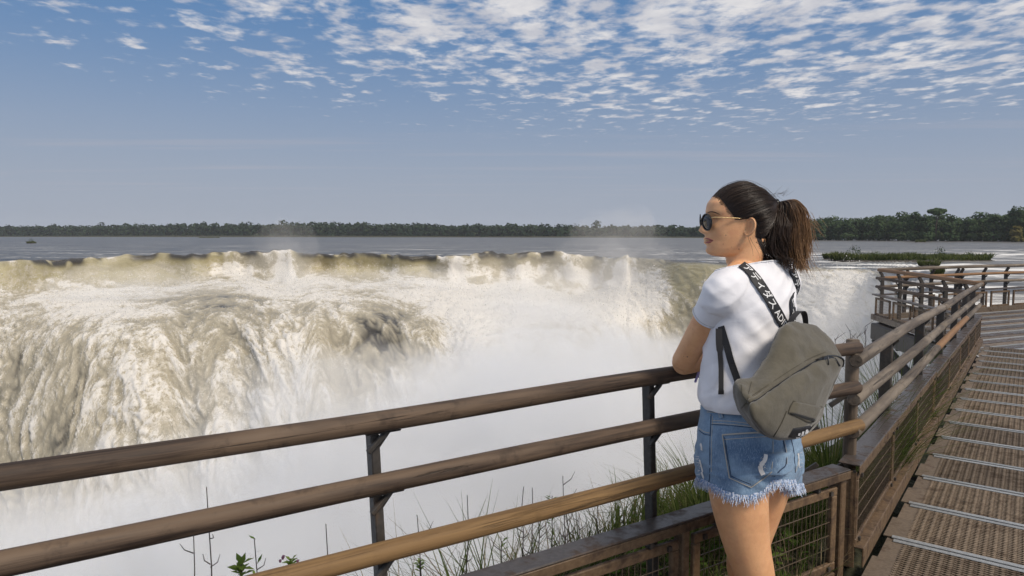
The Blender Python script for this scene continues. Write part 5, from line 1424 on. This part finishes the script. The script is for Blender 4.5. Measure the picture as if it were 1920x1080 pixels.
    mb.obj('loose_threads', 'white_thread', SHORTS, kind='stuff')
shorts_details()
# wristband
def band():
    d = (WRR - ELR).normalized(); mb = MB(); mb.tube([WRR - d * .012, WRR - d * .006, WRR + d * .012, WRR + d * .018], [.027, .030, .030, .027], 20)
    mb.obj('wristband', 'purple_band', PERSON, smooth=True)
    # a purple phone held against the arm
    mb = MB(); c = at(1308, 704, 2.28); mb.box(c, (Vector((.3, -.1, 1)), Vector((1, .3, -.3)), Vector((.2, -1, 0))), (.026, .004, .004)); 
    o = mb.obj('phone', 'purple_band', None, origin=tuple(c), label='edge of a lilac phone held under the woman\'s arm', cat='phone'); bevel(o, .003, 2)
band()
# ------------------------------------------------------------------ hair
HEADV, HEADF = head_mesh(); HEAD_BVH = bvh_of(HEADV, HEADF)
HC = (-.004, 0, .012)
def head_r(d):
    """radius of the skull from the head centre along local direction d"""
    o = hl(*HC); w = (HF * d[0] + HL * d[1] + HU * d[2]).normalized()
    q = BODY_BVH.ray_cast(o, w); return (q[3] if q[0] is not None else .09)
TIE = (-.112, .0, .052)
def build_hair():
    rnd = random.Random(11)
    # hairline, left half: local points from the middle of the forehead round over the ear to the nape
    hlp = [(.081, .0, .080), (.076, .030, .079), (.062, .052, .064), (.046, .064, .044), (.030, .068, .022), (.014, .071, .004), (-.004, .072, .002), (-.020, .073, .010), (-.038, .072, .006), (-.050, .070, -.016), (-.053, .064, -.045), (-.060, .052, -.075), (-.072, .032, -.100), (-.080, .0, -.108)]
    hlp = [(x + .27 * y, y, z) for x, y, z in hlp]
    half = [np.array(p) for p in spline(hlp, 8)]
    line = half + [np.array((p[0], -p[1], p[2])) for p in half[::-1][1:-1]]
    def dirn(p): v = np.array(p) - np.array(HC); return v / np.linalg.norm(v)
    td = dirn(TIE)
    def path(p0, m, lift, jit=0, bow=0.0):
        a = dirn(p0); om = math.acos(max(-1, min(1, float(a @ td)))); out = []
        for i in range(m + 1):
            t = i / m
            d = (math.sin((1 - t) * om) * a + math.sin(t * om) * td) / max(math.sin(om), 1e-4)
            # bow the flow upwards a little so that side hair sweeps back over the ear
            d = d + np.array((0, 0, bow * math.sin(math.pi * t))); d /= np.linalg.norm(d)
            r = head_r(d); v = lift * min(1, t * 5) ** .7 + .0012
            v += .003 * math.sin(math.pi * min(1, t * 1.05)) * max(0, d[2]) + .010 * math.sin(math.pi * t) * max(0, -d[2] + .1)      # volume on the crown
            if t > .8: v += .010 * (t - .8) / .2
            q = np.array(HC) + d * (r + v); 
            if t > .86: q = q * (1 - (t - .86) / .14 * .55) + np.array(TIE) * ((t - .86) / .14 * .55)
            out.append(q)
        return out
    root = PERSON
    V = []; tone = []
    M_ = 26
    for p in line:
        for q in path(p, M_, .0050): V.append(hl(*q))
    k = len(line); F = []
    for i in range(k):
        i2 = (i + 1) % k
        for j in range(M_): F.append((i * (M_ + 1) + j, i2 * (M_ + 1) + j, i2 * (M_ + 1) + j + 1, i * (M_ + 1) + j + 1))
    hair = mobj('hair', V, F, 'hair_dark', root, smooth=True)
    at_ = hair.data.attributes.new('tone', 'FLOAT', 'POINT'); at_.data.foreach_set('value', [.10] * len(V))
    # strands
    SV = []; SF = []; ST_ = []
    def strand(pts, r0, r1, t0, t1, n=3):
        v, f = tube(pts, list(np.linspace(r0, r1, len(pts))), n, False); b = len(SV); SV.extend(v); SF.extend([tuple(i + b for i in q) for q in f])
        for i in range(len(pts)): ST_.extend([t0 + (t1 - t0) * i / (len(pts) - 1)] * n)
    for _ in range(1500):
        i = rnd.random() * len(half); sgn = 1 if rnd.random() < .8 else -1
        a = half[min(int(i), len(half) - 1)].copy(); a[1] *= sgn
        # roots also start further back on the scalp
        P_ = path(a, 18, .0060 + rnd.uniform(-.001, .003), bow=rnd.uniform(-.04, .05))
        s0 = int(rnd.random() ** 2 * 9); P_ = P_[s0:]
        j1, j2 = rnd.uniform(-.0022, .0022), rnd.uniform(-.0022, .0022)
        P_ = [q + np.array((0, j1, j2)) * math.sin(math.pi * n_ / (len(P_) - 1)) for n_, q in enumerate(P_)]
        tt = rnd.uniform(.0, .30) if a[2] < .05 else rnd.uniform(.05, .42)
        if s0 == 0: P_[0] = P_[0] + (P_[0] - P_[1]) * rnd.uniform(0, .9)
        strand([hl(*q) for q in P_], .0008, .0006, tt * .8, tt)
    # pony tail: bundle leaving the tie, arching back and falling
    core = [(-.112, 0, .052), (-.134, 0, .058), (-.148, 0, .036), (-.159, 0, -.004), (-.163, .0, -.052), (-.166, .0, -.094), (-.174, 0, -.137), (-.186, 0, -.172)]
    C = spline(core, 5); nC = len(C)
    core2 = [(-.106, .0, .046), (-.108, .008, .025), (-.104, .016, -.010), (-.100, .018, -.045), (-.106, .016, -.078), (-.122, .010, -.108), (-.142, .004, -.132), (-.160, 0, -.15)]
    C1_, C2_ = C, spline(core2, 5)
    for cl in range(164):
        C = C2_ if cl >= 118 else C1_
        ang = rnd.random() * 2 * math.pi; rad = math.sqrt(rnd.random()); ox, oy = math.cos(ang) * rad, math.sin(ang) * rad
        ph = rnd.random() * 6.28; wv = rnd.uniform(.005, .014); fq = rnd.uniform(2.4, 5.0); ln = rnd.uniform(.70, 1.0) if rnd.random() < .8 else rnd.uniform(.45, .7)
        outer = max(0, -ox); base_t = .14 + .50 * outer * rnd.random() + .15 * max(0, oy); tip_t = (.3 if cl >= 118 else 1) * min(1.0, .5 + .35 * rnd.random() + .35 * outer) * (.7 if ox > .3 else 1)
        for s in range(13):
            jx, jy = rnd.gauss(0, .16), rnd.gauss(0, .16); l2 = ln * rnd.uniform(.86, 1.0); pts = []; n_ = max(int(nC * l2), 9); fz = rnd.gauss(0, .5)
            for i in range(n_):
                t = i / (nC - 1); c = C[i]; w = np.interp(t, [0, .06, .16, .32, .55, .75, .9, 1], [.010, .013, .022, .036, .041, .038, .029, .013])
                cj = 1.0 if t < .6 else 1.0 - .5 * (t - .6) / .4
                X_, Y_ = ox + jx * cj * .8, oy + jy * cj * .8
                q = np.array((c[0] + X_ * w * 1.08 + .012 * X_ * t, c[1] + Y_ * w * .85, c[2] - .30 * X_ * w * (1 - t)))
                q += np.array((math.sin(fq * t * 4 + ph + fz * t), math.cos(fq * t * 3.2 + ph + fz * t), .3 * math.sin(fq * t * 5 + ph))) * wv * t * 1.2
                pts.append(hl(*q))
            strand(pts, .0013, .0005, base_t, tip_t)
    # wisps and flyaways
    def wisp(p, d, L, curl=0.01, r=.0006, t=.25):
        q = np.array(p, float); d = np.array(d, float); d /= np.linalg.norm(d); out = [q.copy()]; a = rnd.random() * 6.28
        for i in range(9):
            d = d + np.array((math.cos(a + i * .7), math.sin(a + i * .5), -.15)) * curl * 18 / 9 * 1.1; d /= np.linalg.norm(d); q = q + d * L / 9; out.append(q.copy())
        strand([hl(*x) for x in out], r, r * .5, t, t)
    wisp((-.004, .070, -.050), (-.2, .1, -1), .060, .03, .0007); wisp((-.010, .069, -.052), (-.4, .1, -1), .07, .03)
    wisp((-.06, .05, -.085), (-.2, .2, -1), .05, .02); wisp((-.065, .045, -.09), (-.6, .2, -.8), .06, .02)
    for _ in range(46):
        a = rnd.uniform(-1.0, 2.4); wisp((-.10 + .035 * math.cos(a) - .01, rnd.uniform(-.03, .03), .06 + .02 * math.sin(a)), (-.8 + rnd.uniform(-.3, .5), rnd.uniform(-.3, .3), rnd.uniform(-.2, .7)), rnd.uniform(.015, .04), .03, .00035, .35)
    for _ in range(60):
        z = rnd.uniform(-.16, .03); wisp((-.222 + rnd.uniform(-.01, .03), rnd.uniform(-.03, .03), z), (-.5 + rnd.uniform(-.5, .3), rnd.uniform(-.3, .3), -1), rnd.uniform(.03, .07), .012, .0005, .7)
    for _ in range(30):
        wisp((-.15 + rnd.uniform(-.05, .03), rnd.uniform(-.02, .03), rnd.uniform(-.13, -.07)), (rnd.uniform(-.4, .4), rnd.uniform(-.2, .2), -1), rnd.uniform(.03, .06), .02, .0006, .6)
    for _ in range(40):   # baby hair over the temple and crown
        a = half[rnd.randint(0, len(half) - 1)]; P_ = path(a, 14, .012 + rnd.uniform(0, .006)); strand([hl(*q) for q in P_[:rnd.randint(5, 14)]], .0005, .0004, .3, .4)
    st = mobj('strands', SV, SF, 'hair_dark', hair, smooth=True, kind='stuff')
    at_ = st.data.attributes.new('tone', 'FLOAT', 'POINT'); at_.data.foreach_set('value', ST_)
    v, f = tube([hl(-.106, 0, .050), hl(-.118, 0, .055)], [.0125, .0125], 16); mobj('hair_tie', v, f, 'glasses_black', hair, smooth=True)
build_hair()
# ------------------------------------------------------------------ sunglasses
def build_glasses():
    e = empty('sunglasses', tuple(hl(.1, 0, 0)), label='black round sunglasses with gold temples on the woman\'s face', cat='sunglasses')
    lw, lh = .0270, .0260
    for sy in (1, -1):
        c = Vector((.1105, sy * .0350, -.007)); out = []
        ax_r = Vector((-.28, sy * 1.0, 0)).normalized(); ax_u = Vector((.10, 0, 1)).normalized(); nn = ax_r.cross(ax_u) * sy
        if nn.x < 0: nn = -nn
        pts = []
        for j in range(36):
            th = 2 * math.pi * j / 36; r = 1 + .06 * math.sin(th) + .05 * math.cos(2 * th) * (1 if math.sin(th) > 0 else .2)
            p = c + ax_r * lw * r * math.cos(th) + ax_u * lh * r * math.sin(th); pts.append(p)
        P = [hl(*p) for p in pts]
        V = []; F = []
        for i, p in enumerate(P):    # closed frame ring
            pass
        mb = MB(); mb.tube(P + [P[0], P[1]], .0019, 8, False); mb.obj('frame', 'glasses_black', e, smooth=True)
        nw = (HF * nn.x + HL * nn.y + HU * nn.z)
        ctr = hl(*c) + nw * .003; V = [ctr]; 
        for rr_ in (.5, 1.0):
            for p in P: V.append(hl(*c).lerp(p, rr_) + nw * .003 * (1 - rr_ ** 2))
        k = len(P); F = [(0, 1 + j, 1 + (j + 1) % k) for j in range(k)] + [(1 + j, 1 + k + j, 1 + k + (j + 1) % k, 1 + (j + 1) % k) for j in range(k)]
        o = mobj('lens', V, F, 'lens_dark', e, smooth=True); sl = o.modifiers.new('t', 'SOLIDIFY'); sl.thickness = .0015
        hinge = c + ax_r * lw * 1.02 + ax_u * lh * .50
        a = hl(*hinge); b = hl(hinge.x - .010, sy * .0690, .008); c2 = hl(.010, sy * .0735, .0045); d2 = hl(-.008, sy * .0745, .0035); e2 = hl(-.034, sy * .070, -.016)
        mb = MB(); mb.tube(spline([a, b, (b + c2) / 2 + HL * sy * .001, c2], 5), .0017, 8); mb.obj('temple', 'gold', e, smooth=True)
        mb = MB(); mb.tube(spline([c2, d2, e2], 5), .0022, 8); mb.obj('temple_tip', 'glasses_black', e, smooth=True)
    mb = MB(); mb.tube(spline([hl(.1175, .0125, .003), hl(.1205, 0, .006), hl(.1175, -.0125, .003)], 5), .002, 8); mb.obj('bridge', 'glasses_black', e, smooth=True)
build_glasses()
# ------------------------------------------------------------------ backpack
def text_mesh(s, size):
    cu = bpy.data.curves.new('t', 'FONT'); cu.body = s; cu.size = size; cu.resolution_u = 2; o = bpy.data.objects.new('t', cu); COL.objects.link(o)
    cu.offset = size * .012
    dg = bpy.context.evaluated_depsgraph_get(); dg.update(); me = o.evaluated_get(dg).to_mesh()
    V = [tuple(v.co) for v in me.vertices]; F = [tuple(p.vertices) for p in me.polygons]; o.evaluated_get(dg).to_mesh_clear(); bpy.data.objects.remove(o); bpy.data.curves.remove(cu)
    return V, F
def build_backpack():
    e = empty('backpack', tuple(at(1460, 822, 1.98)), label='khaki canvas backpack with black lettered straps on the woman\'s back', cat='backpack')
    nB = Vector((.643, -.766, .10)).normalized()
    p0 = PEL.lerp(NECK, .55) - PF * .135
    def pl(px, py, off): return atplane(px, py, p0 + nB * off, nB)
    # outlines: the panel on her back, the zip seam, the front face
    back = [(1380, 717), (1408, 712), (1436, 672), (1470, 616), (1503, 613), (1530, 622), (1540, 660), (1530, 720), (1506, 785), (1470, 812), (1428, 806), (1384, 762)]
    mid0 = [(1384, 722), (1410, 712), (1440, 676), (1474, 614), (1505, 612), (1537, 618), (1560, 650), (1552, 720), (1524, 795), (1484, 818), (1432, 812), (1392, 772)]
    seam = [(1407, 757), (1423, 747), (1450, 727), (1490, 700), (1525, 679), (1554, 667), (1581, 676), (1566, 715), (1532, 790), (1492, 822), (1440, 820), (1412, 790)]
    face = [(1411, 762), (1428, 751), (1455, 732), (1492, 707), (1525, 688), (1550, 678), (1568, 692), (1556, 724), (1527, 790), (1494, 818), (1446, 816), (1418, 790)]
    face2 = [(1440, 772), (1450, 764), (1470, 750), (1494, 732), (1516, 720), (1532, 715), (1542, 722), (1534, 745), (1514, 785), (1494, 802), (1462, 800), (1446, 788)]
    offs = (.004, .05, .105, .116, .132)
    def closed(pts, off, m=5):
        P = [np.array(pl(x, y, off)) for x, y in pts]; k = len(P); out = []
        for i in range(k):
            a, b, c, d = P[(i - 1) % k], P[i], P[(i + 1) % k], P[(i + 2) % k]
            for q in range(m):
                t = q / m; out.append(.5 * ((2 * b) + (-a + c) * t + (2 * a - 5 * b + 4 * c - d) * t * t + (-a + 3 * b - 3 * c + d) * t ** 3))
        return out
    rings = [closed(r, o_) for r, o_ in zip((back, mid0, seam), offs[:3])]
    # gusset (top, sides and the panel on her back)
    def surf(rs, sub, seed, amp, capfirst=False, caplast=False):
        A = np.array(rs); k = A.shape[1]; S = []
        for q in spline([a.ravel() for a in A], sub): S.append(q.reshape(-1, 3))
        S = np.array(S); 
        V = S.reshape(-1, 3); F = grid_faces(len(S), k, True)
        du = np.roll(S, -1, 1) - np.roll(S, 1, 1); dv = np.gradient(S, axis=0); nr = np.cross(du, dv); nr /= np.linalg.norm(nr, axis=-1, keepdims=True) + 1e-9
        ctr = S.mean((0, 1)); sg = np.sign(((S - ctr) * nr).sum(-1).mean()); nr *= sg
        for i in range(len(S)):
            for j in range(k):
                p = Vector(S[i, j]); edge = min(1, min(i, len(S) - 1 - i) / 2.0)
                rg = 1 - abs(mn.noise(Vector((p.x * 9 + p.z * 12, p.y * 9, p.z * 8 + seed)))) * 2.4
                h = amp * (mn.noise(p * 17 + Vector((seed, 0, 0))) + .5 * mn.noise(p * 40)) + amp * .9 * max(rg, 0); S[i, j] += nr[i, j] * h * edge
        V = list(S.reshape(-1, 3))
        if capfirst: F.append(tuple(range(k - 1, -1, -1)))
        if caplast: c = len(V); V.append(S[-1].mean(0)); b = (len(S) - 1) * k; F += [(b + j, b + (j + 1) % k, c) for j in range(k)]
        return V, F
    V, F = surf(rings, 12, 3.0, .0062, True); g = mobj('gusset', V, F, 'canvas', e, smooth=True)
    # hem of the lid: a slightly proud band along the seam on the top-left side
    r3 = closed(seam, .1085); r4 = closed(face, offs[3]); r5 = closed(face2, offs[4])
    V, F = surf([rings[2] if False else np.array(closed(seam, .101)), np.array(r4), np.array(r5)], 9, 9.0, .0040, False, True); fr = mobj('front_panel', V, F, 'canvas', e, smooth=True)
    bv = bvh_of(V, F)
    # zip: dark line under the lid edge
    zl = [Vector(p) for p in rings[2]]
    mb = MB(); seq = [(zl[i] + nB * .002) for i in range(0, 33)]; mb.tube(seq, .0022, 6); mb.obj('zip', 'glasses_black', e, smooth=True)
    lid = [(zl[i] - nB * .012) for i in range(0, 33)]
    mb = MB(); mb.tube([p + nB * .007 + UPV * .003 for p in lid], .0042, 8); mb.obj('lid_hem', 'canvas', e, smooth=True)
    gb = bvh_of(*surf(rings, 12, 3.0, .0062, True))
    for pts in ([(1402, 748), (1440, 722), (1482, 694), (1520, 671), (1548, 660)],): v, f = draw(pts, gb, .0012, .0008, .0006, 6, 1.95); mobj('stitching', v, f, 'canvas_seam', e)
    for pts in ([(1391, 765), (1398, 757), (1403, 753)], [(1390, 722), (1392, 740), (1402, 752)], [(1409, 716), (1404, 735), (1402, 752)]): v, f = draw(pts, gb, .0012, .0008, .0006, 5, 1.95); mobj('stitching', v, f, 'canvas_seam', e)
    # open end of the zip at the right-hand corner
    mb = MB(); P_ = [pl(x, y, .112) for x, y in ((1534, 674), (1549, 667.5), (1562, 669), (1576, 677), (1562, 676), (1548, 675))]; k0 = len(mb.v)
    mb.add(P_ + [p - nB * .012 for p in P_], [(0, 1, 2, 3, 4, 5), (11, 10, 9, 8, 7, 6)] + [(j, (j + 1) % 6, 6 + (j + 1) % 6, 6 + j) for j in range(6)]); mb.obj('zip_opening', 'glasses_black', e)
    for (a, b) in (((1552, 667), (1553.5, 684)), ((1567, 672), (1575, 686))):
        mb = MB(); mb.tube([pl(*a, .118), pl((a[0] + b[0]) / 2, (a[1] + b[1]) / 2, .1195), pl(*b, .119)], [.0016, .0018, .0022], 6); mb.obj('zip_pull', 'zip_metal', e, smooth=True)
    # small zipped pocket on the front
    pk = [(1482, 756), (1487, 752), (1512, 761), (1541, 762), (1542, 772), (1528, 790), (1514, 792), (1478, 776)]
    v, f = patch([(1477, 774), (1487, 752), (1541, 763), (1527, 789)], bv, .010, 16, 1.9); mobj('pocket', v, f, 'canvas', e, smooth=True)
    for pts in ([(1477, 774), (1500, 784), (1514, 791), (1527, 789)], [(1487, 752), (1512, 761), (1541, 763)], [(1487, 752), (1481, 762), (1477, 774)], [(1496, 757), (1502, 768), (1514, 775), (1532, 774)], [(1474, 771), (1465, 792), (1456, 808), (1450, 818)]):
        v, f = draw(pts, bv, .0022, .0014, .001, 6, 1.9); mobj('stitching', v, f, 'canvas_seam', e)
    # black woven label with three bars and the word below
    v, f = patch([(1487, 803), (1524, 797), (1516, 824), (1477, 820)], bv, .0024, 8, 1.9); lb = mobj('label', v, f, 'black_web', e)
    for k in range(3):
        x = 1494 + k * 6; h = 4.5 + k * 3.2
        v, f = patch([(x + h * .28 - .3, 815.4 - h), (x + h * .28 + 3.6, 814.6 - h), (x + 4.2, 815.2), (x - .2, 815.4)], bv, .0038, 3, 1.9, flat=True); mobj('print', v, f, 'print_white', lb)
    TV, TF = text_mesh('adidas', 1.0); mx = max(p[0] for p in TV); out = []
    for p in TV:
        s = p[0] / mx; c, nn = hit(1490.5 + 22 * s, 820.5 - p[1] * 5.2 + (-.3) * s, bv, 1.9); out.append(Vector(c) + Vector(nn) * .0034)
    mobj('print', out, TF, 'print_white', lb)
    # shoulder straps with lettering
    def strap(pts, width, txt, rev=False, free=None):
        C = []; Nn = []
        for (x, y) in [(p[0], p[1]) for p in spline([(a, b, 0) for a, b in pts], 8)]:
            c, q = hit(x, y, SHIRT_BVH, 2.05); C.append(Vector(c)); Nn.append(Vector(q))
        for _ in range(10):
            Nn = [(Nn[max(i - 1, 0)] + Nn[i] * 2 + Nn[min(i + 1, len(Nn) - 1)]).normalized() for i in range(len(Nn))]
            C = [C[0]] + [(C[i - 1] + C[i] * 2 + C[i + 1]) / 4 for i in range(1, len(C) - 1)] + [C[-1]]
        # over the shoulder: continue the band forward and down in front
        V, F = ribbon(C, Nn, width, .003, .0035); st = mobj('shoulder_strap', V, F, 'black_web', e)
        L = np.concatenate([[0], np.cumsum([(C[i + 1] - C[i]).length for i in range(len(C) - 1)])])
        TV, TF = text_mesh(txt, width * .86); ymid = width * .30; out = []
        keep = []
        for p in TV:
            s = min(max(p[0] + .006, 0), L[-1] - 1e-5); i = min(int(np.searchsorted(L, s, 'right') - 1), len(C) - 2); t = (s - L[i]) / (L[i + 1] - L[i])
            c = C[i].lerp(C[i + 1], t); q = Nn[i].lerp(Nn[i + 1], t).normalized(); tg = (C[i + 1] - C[i]).normalized(); sd_ = q.cross(tg)
            out.append(c + sd_ * (p[1] - ymid) + q * .0072); keep.append(p[0] + .006 < L[-1] - .001)
        TF = [f for f in TF if all(keep[i] for i in f)]
        mobj('lettering', out, TF, 'print_white', st)
        return C, Nn
    strap([(1389, 497.5), (1402, 507), (1416, 524), (1434, 550), (1454, 584), (1473, 617)], .036, 'アディダス ADIDAS')
    strap([(1482, 505), (1490, 528), (1496, 555), (1500, 585), (1502, 616)], .034, 'アディダス アディダス ADIDAS')
    # over-the-shoulder tops of the straps
    for (a, b_) in ((SHL, 1), (SHR, -1)):
        pass
    # carry handle
    h0 = pl(1474, 616, .012); h1 = pl(1511, 616, .02); 
    C = [Vector(p) for p in spline([pl(1475, 617, .012), pl(1482, 602, .018), pl(1492, 588, .022), pl(1502, 583, .022), pl(1508, 592, .022), pl(1511, 617, .02)], 6)]
    Nn = [(nB + PL * .5).normalized()] * len(C); V, F = ribbon(C, Nn, [.016 + .010 * math.sin(math.pi * i / (len(C) - 1)) for i in range(len(C))], .004, 0, sides=[(PL * .35 + nB * .9).normalized()] * len(C)); mobj('carry_handle', V, F, 'black_web', e)
    # lower webbing to the side of the bag and its loose tail
    v, f = draw([(1353, 612), (1361, 640), (1372, 680), (1384, 717)], SHIRT_BVH, .020, .0025, .003, 8, 2.0); mobj('webbing', v, f, 'black_web', e)
    tail = [at(1351, 616, 1.985), at(1350.5, 640, 1.975), at(1352, 665, 1.965), at(1354, 700, 1.96), at(1354, 737, 1.955)]
    C = []; 
    for x, y in ((1350, 616), (1350, 640), (1352, 660), (1354, 690), (1354, 737)):
        c, q = hit(x, y, SHIRT_BVH, 1.98); C.append(Vector(c) + Vector(q) * .006)
    C = [Vector(p) for p in spline(C, 6)]; nn = -ray(1353, 670).normalized(); V, F = ribbon(C, [nn] * len(C), [.019 if i < len(C) * .45 else .0145 for i in range(len(C))], .002, .002); mobj('strap_tail', V, F, 'black_web', e)
    c = C[-1]; mb = MB(); mb.box(c + nn * .005, (Vector((1, 0, 0)), nn, UPV), (.0085, .003, .006)); mb.obj('tail_stop', 'black_web', e)
build_backpack()
